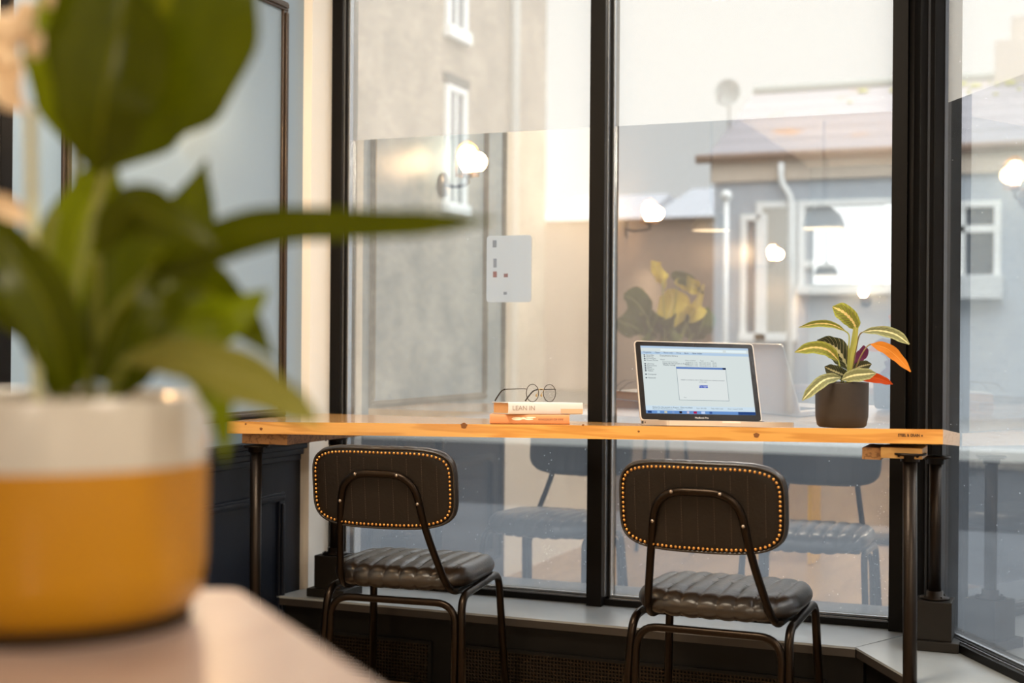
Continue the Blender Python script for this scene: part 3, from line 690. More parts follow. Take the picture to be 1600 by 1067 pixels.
def leaf_mat(name, c_base, c_dark, c_rib, under, mode='plain', rough=.35, translucent=.25):
    m = bpy.data.materials.new(name); m.use_nodes = True; t = m.node_tree; b = t.nodes['Principled BSDF']; N = t.nodes.new
    uv = N('ShaderNodeUVMap'); sp = N('ShaderNodeSeparateXYZ'); t.links.new(uv.outputs[0], sp.inputs[0])
    def mth(op, a=None, b_=None, c=None):
        n = N('ShaderNodeMath'); n.operation = op
        for i, v in enumerate((a, b_, c)):
            if v is None: continue
            if isinstance(v, (int, float)): n.inputs[i].default_value = v
            else: t.links.new(v, n.inputs[i])
        return n.outputs[0]
    du = mth('ABSOLUTE', mth('SUBTRACT', sp.outputs['X'], .5))             # 0 at midrib .. .5 at the edge
    def mix(f, c1, c2):
        n = N('ShaderNodeMix'); n.data_type = 'RGBA'
        t.links.new(f, n.inputs[0])
        for i, c in ((6, c1), (7, c2)):
            if isinstance(c, tuple): n.inputs[i].default_value = (*c, 1)
            else: t.links.new(c, n.inputs[i])
        return n.outputs[2]
    nz = N('ShaderNodeTexNoise'); nz.inputs['Scale'].default_value = 6; t.links.new(uv.outputs[0], nz.inputs['Vector'])
    if mode == 'plain':
        veins = mth('SINE', mth('MULTIPLY', mth('SUBTRACT', sp.outputs['Y'], mth('MULTIPLY', du, .5)), 120))
        col = mix(mth('MULTIPLY_ADD', veins, .12, nz.outputs['Fac']), c_base, c_dark)
        rib = mth('LESS_THAN', du, .022); col = mix(rib, col, c_rib)
    else:                                                                    # prayer plant: dark blotches between pale veins, pale zig-zag midrib
        ph = mth('MULTIPLY', mth('SUBTRACT', sp.outputs['Y'], mth('MULTIPLY', du, .55)), 62)
        sn = mth('SINE', ph)
        blot = mth('MULTIPLY', mth('GREATER_THAN', sn, -.35), mth('MULTIPLY', mth('GREATER_THAN', du, .07), mth('LESS_THAN', du, .36)))
        col = mix(blot, c_base, c_dark)
        vein = mth('GREATER_THAN', sn, .93); col = mix(mth('MULTIPLY', vein, .7), col, c_rib)
        zig = mth('ADD', .035, mth('MULTIPLY', mth('ABSOLUTE', mth('SINE', mth('MULTIPLY', ph, .5))), .055))
        col = mix(mth('LESS_THAN', du, zig), col, c_rib)
    ge = N('ShaderNodeNewGeometry'); col = mix(ge.outputs['Backfacing'], col, under) if under else col
    t.links.new(col, b.inputs['Base Color']); b.inputs['Roughness'].default_value = rough; b.inputs['Specular IOR Level'].default_value = .16
    tl = N('ShaderNodeBsdfTranslucent'); t.links.new(col, tl.inputs[0]); ms = N('ShaderNodeMixShader'); ms.inputs[0].default_value = translucent
    t.links.new(b.outputs[0], ms.inputs[1]); t.links.new(tl.outputs[0], ms.inputs[2])
    t.links.new(ms.outputs[0], t.nodes['Material Output'].inputs[0]); return m

# prayer plant in a dark pot
pc = cw((1316-800)/F*3.655, 3.655, 0)
pp = empty('potted_prayer_plant', (pc.x, pc.y, th(pc.x, pc.y)+.004), 0, 'variegated prayer plant with orange leaf undersides in a dark grey pot beside the laptop', 'plant')
POTD = mat('dark_grey_pot', (.034, .028, .024), .5, 0, .3, noise_amt=.15, nscale=60, bump=.1, bscale=200)
SOIL = mat('potting_soil', (.03, .02, .013), .95, bump=.8, bscale=60, noise_amt=.5, nscale=40)
bm = B(); lathe(bm, [(0, .001), (.058, .001), (.064, .006), (.0685, .03), (.0695, .117), (.0695, .1195), (.0665, .1195), (.065, .112), (.065, .10), (0, .10)], (0, 0, 0), 56); obj('pot', bm, POTD, pp, True)
bm = B(); lathe(bm, [(0, .104), (.03, .106), (.0645, .1015)], (0, 0, 0), 32); obj('soil', bm, SOIL, pp, True)
off = Vector((pc.x, pc.y, th(pc.x, pc.y)))
Q = lambda x, y, dz=0: P(1220+x*.2155, 460+y*.2155, 3.655+dz)-off
LORG = off.copy()
MG = leaf_mat('prayer_leaf_green', (.31, .35, .06), (.07, .10, .012), (.80, .62, .25), (.55, .16, .05), 'prayer')
MD = leaf_mat('prayer_leaf_dark', (.045, .055, .025), (.012, .014, .010), (.42, .40, .22), (.12, .02, .05), 'prayer')
MP = leaf_mat('prayer_leaf_pale', (.34, .37, .18), (.06, .075, .03), (.80, .78, .45), (.12, .02, .05), 'prayer')
MO = leaf_mat('prayer_leaf_orange_underside', (.72, .27, .04), (.58, .18, .02), (.78, .35, .08), None, 'plain')
MR = leaf_mat('prayer_leaf_red_underside', (.50, .07, .01), (.38, .045, .01), (.6, .12, .03), None, 'plain')
K = .2155*3.655/F
leaves = [
 ([(548, 270, 0), (520, 205, -.01), (455, 140, -.02), (375, 100, -.01)], [6, 48, 62, 60, 8], MG, .15, 0),
 ([(465, 275, 0), (380, 232, 0), (270, 222, 0), (130, 250, -.02)], [4, 18, 27, 24, 2], MG, .3, .3),
 ([(590, 285, 0), (700, 272, 0), (830, 300, -.01), (932, 372, -.03)], [4, 26, 40, 36, 6], MP, .3, 0),
 ([(650, 372, -.01), (760, 400, -.02), (850, 470, -.02), (942, 572, -.04)], [4, 38, 44, 32, 5], MO, .2, 0),
 ([(418, 490, -.04), (340, 415, -.05), (230, 395, -.05), (100, 430, -.06)], [8, 40, 48, 40, 4], MG, .25, 0),
 ([(490, 555, .02), (430, 440, .02), (360, 380, .03), (262, 345, .02)], [12, 70, 84, 62, 8], MD, .1, 0),
 ([(440, 628, -.06), (520, 600, -.07), (600, 590, -.07), (690, 582, -.06)], [4, 40, 50, 40, 6], MP, .15, 0),
 ([(435, 612, -.05), (330, 625, -.07), (240, 690, -.08), (155, 780, -.08)], [8, 36, 44, 36, 6], MP, .25, 0),
 ([(560, 610, 0), (650, 612, -.01), (730, 628, -.02), (812, 662, -.02)], [10, 34, 36, 26, 3], MR, .2, 0),
 ([(500, 580, .03), (560, 540, .04), (610, 525, .04), (658, 515, .03)], [8, 34, 40, 34, 5], MD, .2, 0),
 ([(490, 610, -.02), (430, 585, -.03), (370, 560, -.03), (318, 535, -.02)], [8, 42, 48, 38, 5], MD, .2, 0),
 ([(540, 560, .04), (570, 470, .05), (600, 430, .05), (600, 380, .05)], [6, 34, 40, 34, 5], leaf_mat('prayer_leaf_purple_underside', (.16, .03, .10), (.10, .02, .06), (.2, .05, .1), None), .2, 0)]
for spn, wd, m_, fo, be in leaves:
    bm = B(); leaf(bm, [Q(*p) for p in spn], [w_*K for w_ in wd], fold=fo, bend=be, n=27); obj('leaf', bm, m_, pp, True, fix=False)
STEM = mat('green_stem', (.30, .33, .07), .5); STEMD = mat('brown_stem', (.20, .14, .05), .5)
for pts in ([(490, 660), (510, 450), (548, 268)], [(480, 660), (490, 420), (495, 310), (465, 275)], [(500, 650), (535, 470), (565, 320), (590, 285)], [(505, 650), (570, 480), (620, 395), (650, 372)], [(440, 650), (432, 560), (418, 490)], [(500, 640), (540, 590), (600, 608)], [(470, 660), (450, 635), (440, 625)], [(485, 650), (490, 560), (485, 545)]):
    bm = B(); tube(bm, smooth_path([Q(x, y, -.01 if i else 0) for i, (x, y) in enumerate(pts)], 6), .0019, 8); obj('stem', bm, STEM if pts[-1][0] < 560 else STEMD, pp, True)
bm = B(); leaf(bm, [Q(500, 600, -.01), Q(505, 480, -.012), Q(530, 360, -.012), Q(545, 250, -.01)], [10*K, 22*K, 22*K, 18*K], fold=.6, n=18); obj('rolled_leaf', bm, leaf_mat('rolled_leaf_green', (.42, .43, .12), (.3, .3, .06), (.5, .5, .2), None), pp, True, fix=False)

# notice stuck on the glass
nt_ = empty('notice', (0, 0, 0), 0, 'white rounded notice sheet with small red marks stuck on the left window pane', 'notice')
d_ = P(795, 420, 1)-EYE; q_ = EYE+d_*((GY-.0060)/d_.y); nt_.location = q_
bm = B(); pts = fillet([(-.081, -.112, 0), (.081, -.112, 0), (.081, .112, 0), (-.081, .112, 0)], .012, 5, True); prism(bm, [(p.x, p.y) for p in pts], 0, .0006)
for v in bm.verts: v.co = Vector((v.co.x, -v.co.z, v.co.y))
obj('sheet', bm, film_mat('notice_paper', .55, (.66, .72, .78)), nt_)
GPR = film_mat('grey_print', .35, (.30, .32, .36)); RPR = film_mat('faded_red_print', .5, (.50, .22, .17))
for (x, z, w_, h_, mm) in ((-.052, .085, .014, .024, GPR), (-.050, .02, .012, .03, GPR), (-.050, -.018, .014, .020, RPR), (-.010, -.022, .015, .012, RPR), (-.012, -.082, .012, .01, GPR)):
    bm = B(); box(bm, x-w_/2, x+w_/2, -.0013, -.0007, z-h_/2, z+h_/2, .0002); obj('printed_mark', bm, mm, nt_)

# rain droplets on the panes: beyond counting
DROP = mat('water_droplet', (.95, .97, 1.0), .05, 0, .9)
bm = B()
for k in range(420):
    x = random.uniform(-2.33, -.52); z = random.choice([random.uniform(.3, 1.0), random.uniform(.3, 2.5), random.gauss(.45, .1)])
    if -1.46 < x < -1.38: continue
    if random.random() < .5: x = random.choice([-1.48, -1.36, -.54, -1.62])+random.gauss(0, .012)
    if -1.46 < x < -1.385 or x > -.512: continue
    r = random.choice([.0009, .0011, .0015])
    ball(bm, (x, GY+.0035, max(.29, z)), r, 6, 4, random.uniform(.8, 1.5))
for k in range(140):
    t_ = random.uniform(.13, .8); z = random.uniform(.5, 2.3); p = C2+D2*t_+N2*.0035
    ball(bm, (p.x, p.y, z), random.choice([.0009, .0013]), 6, 4, 1.2)
tag(obj('raindrops', bm, DROP, None, True), 'fine raindrops dried on the outside of the shop glass', 'raindrops', kind='stuff')

# ================================================================== FOREGROUND TABLE with the peace lily
FT = .863
c1 = (-.255, 1.295)
fpts = [c1, (c1[0]-.05, c1[1]+.004), (c1[0]-.85, c1[1]-.06), (c1[0]-.85, .30), (c1[0]+.424*.8, c1[1]-.906*.8)]
ft = empty('foreground_table', (*cw(-.6, .9, 0).xy, 0), 0, 'pale washed wooden table in the near left corner under the big peace lily', 'table')
o_ = cw(-.6, .9, 0)
bm = B(); wp = [cw(x, z, 0)-o_ for x, z in fpts]; wp = [v for v in fillet([(v.x, v.y, 0) for v in wp], .012, 4, True)]
prism(bm, [(v.x, v.y) for v in wp], FT-.035, FT); obj('tabletop', bm, FRONTW, ft)
bm = B(); tube(bm, [(0, 0, .02), (0, 0, FT-.036)], .035, 24); obj('pedestal', bm, BLACK, ft, True)
bm = B(); lathe(bm, [(0, .001), (.24, .001), (.24, .012), (.05, .022), (0, .022)], (0, 0, 0), 40); obj('base_plate', bm, BLACK, ft, True)

lc = cw((83-800)/F*1.15, 1.15, 0)
ll = empty('potted_peace_lily', (lc.x, lc.y, FT), 0, 'large out-of-focus peace lily in a white and mustard glazed pot, near left', 'plant')
PR = .1275
OCH = mat('mustard_glaze', (.34, .155, .002), .35, 0, .3, coat=.1, noise_amt=.06, nscale=3)
WGL = mat('white_stoneware_glaze', (.40, .39, .37), .22, coat=.4)
bm = B(); lathe(bm, [(0, .009), (PR-.03, .009), (PR-.016, .010), (PR-.005, .022), (PR-.001, .05), (PR, .133)], (0, 0, 0), 80); obj('glazed_body', bm, OCH, ll, True)
bm = B(); lathe(bm, [(PR-.04, 0), (PR-.014, 0), (PR-.013, .0115), (PR-.04, .0115)], (0, 0, 0), 60); obj('foot_ring', bm, mat('foot_with_painted_shadow', (.022, .012, .005), .8, 0, .1), ll, True)  # foot of the pot, near-black to paint in the contact shadow
bm = B(); lathe(bm, [(PR, .133), (PR+.0004, .183), (PR-.001, .1875), (PR-.006, .189), (PR-.010, .186), (PR-.011, .15), (0, .15)], (0, 0, 0), 80); obj('white_rim', bm, WGL, ll, True)
bm = B(); lathe(bm, [(0, .168), (.06, .17), (PR-.012, .164)], (0, 0, 0), 40); obj('soil', bm, SOIL, ll, True)
LO = Vector((lc.x, lc.y, FT))
G = lambda x, y, dz=0: P(x, y, 1.15+dz)-LO
LORG = LO.copy()
LG = leaf_mat('lily_leaf', (.072, .088, .001), (.034, .046, .001), (.11, .12, .002), None, rough=.26, translucent=.3)
LY = leaf_mat('lily_leaf_young', (.15, .19, .003), (.09, .12, .002), (.18, .21, .008), None, rough=.3, translucent=.45)
LP = leaf_mat('lily_leaf_pale', (.24, .24, .06), (.14, .15, .02), (.27, .27, .09), None, rough=.3, translucent=.35)
kk = 1.15/F
lily = [
 ([(168, 268, .02), (190, 170, 0), (235, 60, -.02), (285, -60, -.03), (320, -150, -.02)], [8, 95, 142, 150, 110, 20], LG, .22),
 ([(120, 230, .06), (105, 130, .07), (110, 40, .08), (140, -60, .08)], [15, 55, 70, 60, 20], LY, .2),
 ([(150, 270, -.04), (160, 170, -.06), (180, 70, -.06), (200, -20, -.05)], [10, 55, 80, 70, 20], LG, .5),
 ([(240, 425, 0), (340, 378, -.04), (440, 352, -.06), (600, 350, -.08), (778, 345, -.09)], [8, 32, 32, 25, 20, 2], LG, .5),
 ([(165, 600, 0), (190, 500, .02), (235, 420, .04), (290, 350, .05), (322, 250, .05)], [20, 62, 78, 45, 3], LG, .3),
 ([(135, 600, .02), (120, 480, .02), (120, 380, .03), (150, 300, .04), (180, 250, .05)], [14, 48, 60, 40, 6], LY, .4),
 ([(110, 610, -.03), (80, 500, -.05), (30, 410, -.06), (-40, 330, -.06)], [16, 42, 46, 34, 5], LG, .4),
 ([(90, 620, .03), (60, 520, .05), (10, 480, .06), (-60, 470, .06)], [12, 30, 36, 30, 4], LG, .4),
 ([(200, 560, -.05), (290, 560, -.08), (380, 590, -.10), (450, 628, -.11), (506, 664, -.11)], [8, 30, 38, 24, 2], LP, .35),
 ([(280, 560, -.04), (325, 590, -.06), (345, 640, -.07), (352, 722, -.06)], [8, 26, 28, 15, 2], LY, .3),
 ([(250, 520, .0), (320, 505, .02), (370, 490, .02), (420, 452, .03)], [10, 38, 40, 22, 2], LY, .25),
 ([(220, 470, .03), (290, 450, .05), (350, 470, .06), (430, 560, .06)], [10, 34, 48, 30, 3], LG, .3),
 ([(180, 620, .04), (215, 560, .05), (260, 520, .06), (330, 500, .06)], [12, 36, 42, 32, 5], LG, .3),
 ([(200, 600, -.02), (240, 500, -.02), (270, 440, 0), (330, 425, .01)], [8, 26, 36, 28, 4], LG, .3),
 ([(150, 400, -.05), (200, 330, -.07), (260, 345, -.08), (335, 385, -.08)], [8, 34, 40, 30, 3], LG, -.2),
]
for spn, wd, m_, fo in lily:
    bm = B(); leaf(bm, [G(*p) for p in spn], [w_*kk for w_ in wd], fold=fo, n=28, wav=.03); obj('leaf', bm, m_, ll, True, fix=False)
for pts in ([(100, 640, 0), (120, 450, 0), (168, 262, .02)], [(110, 640, .02), (115, 400, .04), (120, 230, .06)], [(130, 640, 0), (170, 500, 0), (245, 420, 0)], [(140, 640, .02), (150, 600, .02)], [(80, 640, 0), (110, 600, -.03)], [(150, 640, -.02), (200, 560, -.05)], [(120, 640, 0), (150, 560, 0), (150, 400, -.05)], [(60, 640, 0), (60, 500, 0), (85, 330, 0)], [(170, 640, 0), (190, 590, 0), (250, 520, 0)], [(160, 640, .03), (200, 560, .03), (220, 470, .03)]):
    bm = B(); tube(bm, smooth_path([G(*p) for p in pts], 8), .0034, 8); obj('stem', bm, mat('lily_stem', (.16, .18, .02), .4), ll, True)
FLW = mat('cream_spathe', (.80, .62, .42), .5); FST = mat('pale_flower_stem', (.55, .56, .33), .5)
bm = B(); tube(bm, smooth_path([G(60, 640, .0), G(52, 450, -.02), G(50, 300, -.03), G(48, 170, -.03)], 8), .0044, 10); obj('flower_stem', bm, FST, ll, True)
for spn, wd in (([(5, 60, -.03), (5, 110, -.03), (15, 150, -.04), (42, 172, -.04)], [14, 30, 22, 3]), ([(-30, 330, -.03), (0, 325, -.03), (20, 330, -.03), (45, 350, -.03)], [12, 22, 18, 3]), ([(65, 85, -.02), (55, 65, -.02), (42, 52, -.02)], [4, 16, 3])):
    bm = B(); leaf(bm, [G(*p) for p in spn], [w_*kk for w_ in wd], fold=.4, n=15); obj('flower', bm, FLW, ll, True, fix=False)

for (x, y, r_) in ((10, 50, 26), (34, 42, 22), (56, 76, 13), (8, 92, 22), (-14, 70, 22), (40, 20, 16), (85, 2, 14)):
    bm = B(); c_ = G(x, y, -.03); ball(bm, c_, r_*kk, 12, 8, 1.15)
    for v in bm.verts: v.co += Vector((1, 1, 1))*.0025*noise.noise((v.co)*60)
    obj('flower_bud', bm, FLW, ll, True)
# ================================================================== THINGS THAT THE GLASS MIRRORS (in the room behind and beside the camera)
BULB = emis('lit_bulb', (1.0, .72, .40), 42)
CAGEM = mat('aged_brass_cage', (.35, .2, .09), .35, .8)
def wall_lamp(y, z, label, power=20.0, at_=None, rz=0):
    o = empty('wall_lamp', at_ or (XL if y < 2.6 else XW, y, z), rz, label, 'lamp', 'caged bulb wall lamps')
    dx = .148 if y < 2.6 else .115
    bm = B(); tube(bm, [(.001, 0, -.09), (.014, 0, -.09)], .05, 24); obj('backplate', bm, BRONZE, o, True)
    bm = B(); tube(bm, smooth_path([(.012, 0, -.09), (.06, 0, -.10), (dx, 0, -.09), (dx, 0, -.06)], 5), .008, 10); tube(bm, [(dx, 0, -.065), (dx, 0, -.03)], .02, 16); obj('arm', bm, BRONZE, o, True)
    bm = B(); lathe(bm, [(.0, .072), (.02, .068), (.036, .05), (.043, .022), (.038, -.005), (.022, -.035), (.018, -.05), (0, -.052)], (dx, 0, 0), 20); obj('bulb', bm, BULB, o, True)
    bm = B()
    for k in range(4):
        a_ = k*math.pi/4
        tube(bm, fillet([(dx+.05*math.cos(a_)*s, .05*math.sin(a_)*s, zz) for s, zz in ((1, -.06), (1, .06), (.1, .09), (-.1, .09), (-1, .06), (-1, -.06))], .03, 4), .002, 6)
    for zz in (-.055, 0, .045): tube(bm, [(dx+.05*math.cos(2*math.pi*k/24), .05*math.sin(2*math.pi*k/24), zz) for k in range(24)], .002, 6, closed=True)
    obj('cage', bm, CAGEM, o, True)
    l = bpy.data.lights.new('bulb_light', 'POINT'); l.energy = power; l.color = (1, .58, .27); l.shadow_soft_size = .04
    lo = bpy.data.objects.new('bulb_light', l); COL.objects.link(lo); lo.parent = o; lo.location = (dx, 0, .0); l.use_shadow = True
    lo.location = (dx+.045, 0, 0.0)
    return o
wall_lamp(3.35, 1.84, 'caged bulb wall lamp on the pale blue bay panelling, partly behind the big lily leaf', 6.0)
wall_lamp(.83, 1.85, 'caged bulb wall lamp on the cream wall beside the lily table')
wall_lamp(-2.71, 1.83, 'caged bulb wall lamp halfway down the cream wall behind the camera')
wall_lamp(0, 0, 'caged bulb wall lamp on the back wall under the bright window', 10, (-1.89, -5.199, 1.60), math.pi/2)
SHADE = mat('grey_enamel_shade', (.10, .105, .11), .35); SHIN = mat('white_shade_inside', (.9, .85, .75), .6)
def pendant(x, y, z, r, label, tall=False):
    o = empty('pendant_lamp', (x, y, z), 0, label, 'lamp')
    prof = [(r, 0), (r*.97, r*.28), (r*.82, r*.62), (r*.5, r*.92), (r*.22, r*1.08), (r*.2, r*1.25), (0, r*1.28)]
    if tall: prof = [(r, 0), (r*.93, r*.3), (r*.6, r*.72), (r*.48, r*.95), (r*.46, r*1.7), (r*.2, r*1.95), (0, r*1.97)]
    bm = B(); lathe(bm, prof, (0, 0, 0), 32); obj('shade', bm, SHADE, o, True)
    bm = B(); lathe(bm, [(a*.96, b_*.96+.001) for a, b_ in prof[:4]]+[(0, prof[3][1]*.96)], (0, 0, 0), 32); obj('shade_lining', bm, SHIN, o, True)
    bm = B(); ball(bm, (0, 0, r*.38), r*.28, 14, 10); obj('bulb', bm, emis('pendant_bulb', (1, .82, .58), 22), o, True)
    bm = B(); tube(bm, [(0, 0, prof[-1][1]-.005), (0, 0, CEIL-z-.001)], .006, 8); obj('cord', bm, BLACK, o)
    l = bpy.data.lights.new('pendant_light', 'SPOT'); l.energy = 60; l.color = (1, .78, .5); l.spot_size = 2.3; l.spot_blend = .5; l.shadow_soft_size = .05
    lo = bpy.data.objects.new('pendant_light', l); COL.objects.link(lo); lo.parent = o; lo.location = (0, 0, r*.05)
    return o
pendant(-2.05, .37, 1.78, .118, 'small dome pendant lamp hanging beside the cream wall, nearest the window')
pendant(-1.83, -2.34, 2.0, .165, 'large grey dome pendant lamp in the middle of the room')
pendant(-2.17, -4.55, 1.74, .11, 'bell-shaped pendant lamp with a tall neck at the far end of the room')

# big-leaved plant on a small stand by the left wall, seen mirrored over the laptop
sp_ = empty('plant_stand', (-2.0, 1.5, 0), 0, 'dark plant stand by the cream wall under the yellow-green leafy plant', 'stand')
bm = B(); lathe(bm, [(0, .69), (.17, .69), (.175, .70), (.17, .71), (0, .71)], (0, 0, 0), 36); obj('stand_top', bm, BLOCKM, sp_, True)
for k in range(3):
    a_ = k*2.094+.3; bm = B(); tube(bm, [(.17*math.cos(a_), .17*math.sin(a_), .002), (.11*math.cos(a_), .11*math.sin(a_), .69)], .011, 10); obj('leg', bm, BLACK, sp_, True)
lf = empty('potted_leafy_plant', (-2.0, 1.5, .711), 0, 'leafy houseplant with yellow-green round leaves, mirrored in the glass above the laptop', 'plant')
bm = B(); lathe(bm, [(0, .001), (.075, .001), (.10, .16), (.105, .165), (.095, .165), (.09, .14), (0, .14)], (0, 0, 0), 36); obj('pot', bm, WGL, lf, True)
bm = B(); lathe(bm, [(0, .146), (.088, .142)], (0, 0, 0), 24); obj('soil', bm, SOIL, lf, True)
YL = leaf_mat('yellow_green_leaf', (.75, .62, .12), (.50, .45, .06), (.85, .75, .3), None, rough=.4, translucent=.3)
DG = leaf_mat('deep_green_leaf', (.10, .14, .03), (.06, .09, .02), (.25, .28, .1), None, rough=.35, translucent=.2)
VOFF = Vector((-2.0, 1.5, .711))
def V(px, py, dz=0):
    """point of the real plant whose mirror image stands towards (px, py)"""
    q = P(px, py, 7.34+dz); q.y = 2*GY-q.y; return q-VOFF
for spn, wd, m_ in (
 ([(1040, 520), (1045, 495), (1052, 470), (1048, 452)], [5, 27, 27, 6], YL), ([(1075, 500), (1085, 485), (1092, 465), (1100, 452)], [5, 20, 24, 6], YL),
 ([(1020, 512), (1005, 485), (990, 468), (975, 462)], [5, 20, 22, 5], DG), ([(1000, 480), (995, 492), (1005, 486), (1012, 478)], [4, 8, 8, 3], YL),
 ([(1040, 450), (1035, 435), (1028, 420), (1018, 408)], [4, 12, 11, 2], YL), ([(1055, 440), (1070, 440), (1085, 448), (1096, 456)], [4, 13, 12, 3], YL),
 ([(1050, 430), (1062, 433), (1080, 441), (1100, 458)], [4, 10, 10, 2], DG), ([(1005, 520), (990, 510), (975, 505), (965, 500)], [4, 22, 22, 4], DG),
 ([(1030, 525), (1020, 515), (1010, 505), (1000, 500)], [6, 25, 25, 5], DG), ([(1075, 530), (1080, 520), (1072, 505), (1070, 490)], [5, 25, 24, 5], DG),
 ([(1085, 530), (1095, 515), (1100, 500), (1104, 480)], [5, 18, 20, 4], DG), ([(1030, 535), (1040, 525), (1050, 510), (1055, 500)], [6, 25, 25, 5], DG)):
    bm = B(); leaf(bm, [V(x, y, random.uniform(-.05, .05)) for x, y in spn], [w_*7.34/F for w_ in wd], side=(1, .2, .15) if abs(spn[-1][0]-spn[0][0]) < 20 else (.2, .3, 1), fold=.2, n=15); obj('leaf', bm, m_, lf, True, fix=False)
for (x, y) in ((1045, 495), (1085, 485), (1005, 485), (1036, 440), (1060, 440), (990, 510), (1072, 505), (1100, 500)):
    bm = B(); a_ = V(x, y); tube(bm, smooth_path([Vector((0, 0, .14)), Vector((a_.x*.5, a_.y*.5, .14+(a_.z-.14)*.6)), a_], 5), .004, 6); obj('stem', bm, STEM, lf, True)

# yellow painted stool by the lily table (mirrored under the bench)
st = empty('stool', (-1.34, 1.56, 0), 0, 'mustard yellow stool on the oak floor behind the lily table', 'stool')
YEL = mat('mustard_yellow_paint', (.85, .50, .04), .4)
bm = B(); box(bm, -.14, .14, -.14, .14, .43, .455, .006); obj('seat', bm, YEL, st)
for sx in (-1, 1):
    bm = B(); box(bm, sx*.13-.012, sx*.13+.012, -.12, .12, .001, .43, .004); obj('leg_panel', bm, YEL, st)

# added fill light: panels made up to brighten the room, shaped like ceiling fittings
LPM = emis('fill_panel_glow', (1.0, .80, .56), 3.0)
for k, (x, y, pw_) in enumerate(((-1.3, 2.2, 50), (1.6, .6, 55), (1.4, -3.4, 150))):
    o = empty('added_fill_panel', (x, y, CEIL), 0, ('added square warm fill light panel over the lily table, nearest the window', 'added square warm fill light panel near the right-hand wall', 'added square warm fill light panel towards the back wall')[k], 'lamp', 'added fill light panels')
    bm = B(); box(bm, -.42, .42, -.42, .42, -.03, -.001, .004); obj('housing', bm, mat('white_housing', (.8, .8, .8), .5), o)
    bm = B(); box(bm, -.39, .39, -.39, .39, -.034, -.0305); obj('diffuser', bm, LPM, o)
    area_light('fill_panel_light', (0, 0, -.04), .76, .76, pw_, WARM, o)

# ================================================================== OUTSIDE
ASPH = mat('dark_asphalt', (.018, .021, .025), .9, 0, .03, noise_amt=.3, nscale=2, bump=.3, bscale=20)
PAVE = mat('pale_paving', (.26, .27, .27), .7, noise_amt=.2, nscale=3)
bm = B(); box(bm, -60, 60, GY+.4, 90, -.16, -.04); tag(obj('street', bm, ASPH), None, None, kind='structure')
bm = B(); box(bm, -8, 40, 14.5, 20.2, -.045, .06, .01); tag(obj('far_pavement', bm, PAVE), None, None, kind='structure')
bm = B(); box(bm, -8, 40, 14.3, 14.5, -.045, .065, .01); tag(obj('kerb', bm, mat('kerb_stone', (.55, .55, .52), .6)), None, None, kind='structure')
bm = B(); prism(bm, [(-12, GY+.06), (C2.x+.06, GY+.08), (E2.x+.1, E2.y+.05), (12, E2.y+.12), (12, 8.6), (-7.7, 8.6), (-7.7, 5.6), (-12, 5.6)], -.045, -.005); tag(obj('near_pavement', bm, mat('grey_paving', (.068, .073, .080), .9, 0, .05, noise_amt=.25, nscale=2)), None, None, kind='structure')

def brick_mat(name, c1, c2, cm, scale=9):
    m = bpy.data.materials.new(name); m.use_nodes = True; t = m.node_tree; b = t.nodes['Principled BSDF']
    tc = t.nodes.new('ShaderNodeTexCoord'); mp = t.nodes.new('ShaderNodeMapping'); mp.inputs['Rotation'].default_value = (math.pi/2, 0, math.pi/2) if name.startswith('side') else (math.pi/2, 0, 0)
    br = t.nodes.new('ShaderNodeTexBrick'); br.inputs['Scale'].default_value = scale/2.2; br.inputs['Color1'].default_value = (*c1, 1); br.inputs['Color2'].default_value = (*c2, 1); br.inputs['Mortar'].default_value = (*cm, 1); br.inputs['Mortar Size'].default_value = .012
    sp = t.nodes.new('ShaderNodeSeparateXYZ'); cb = t.nodes.new('ShaderNodeCombineXYZ'); t.links.new(tc.outputs['Object'], sp.inputs[0])
    t.links.new(sp.outputs['Y' if name.startswith('side') else 'X'], cb.inputs['X']); t.links.new(sp.outputs['Z'], cb.inputs['Y']); t.links.new(cb.outputs[0], br.inputs['Vector'])
    nz = t.nodes.new('ShaderNodeTexNoise'); nz.inputs['Scale'].default_value = 1.3; nz.inputs['Detail'].default_value = 8; t.links.new(tc.outputs['Object'], nz.inputs['Vector'])
    mx = t.nodes.new('ShaderNodeMix'); mx.data_type = 'RGBA'; mx.blend_type = 'OVERLAY'; mx.inputs[0].default_value = .6
    t.links.new(br.outputs['Color'], mx.inputs[6]); t.links.new(nz.outputs['Fac'], mx.inputs[7]); t.links.new(mx.outputs[2], b.inputs['Base Color']); b.inputs['Roughness'].default_value = .85
    return m
SBR = brick_mat('side_buff_brick', (.24, .19, .14), (.34, .275, .20), (.40, .35, .29))
bb = empty('brick_building', (-7.85, 14, 0), 0, 'tall buff brick building across the side street with narrow white windows', 'building')
bm = B(); box(bm, -6, 0, -6.5, 6.6, 0, 13); obj('wall', bm, SBR, bb)
WFR = mat('white_window_frame', (.85, .85, .82), .5); WGD = mat('dark_window_glass', (.10, .12, .14), .1)
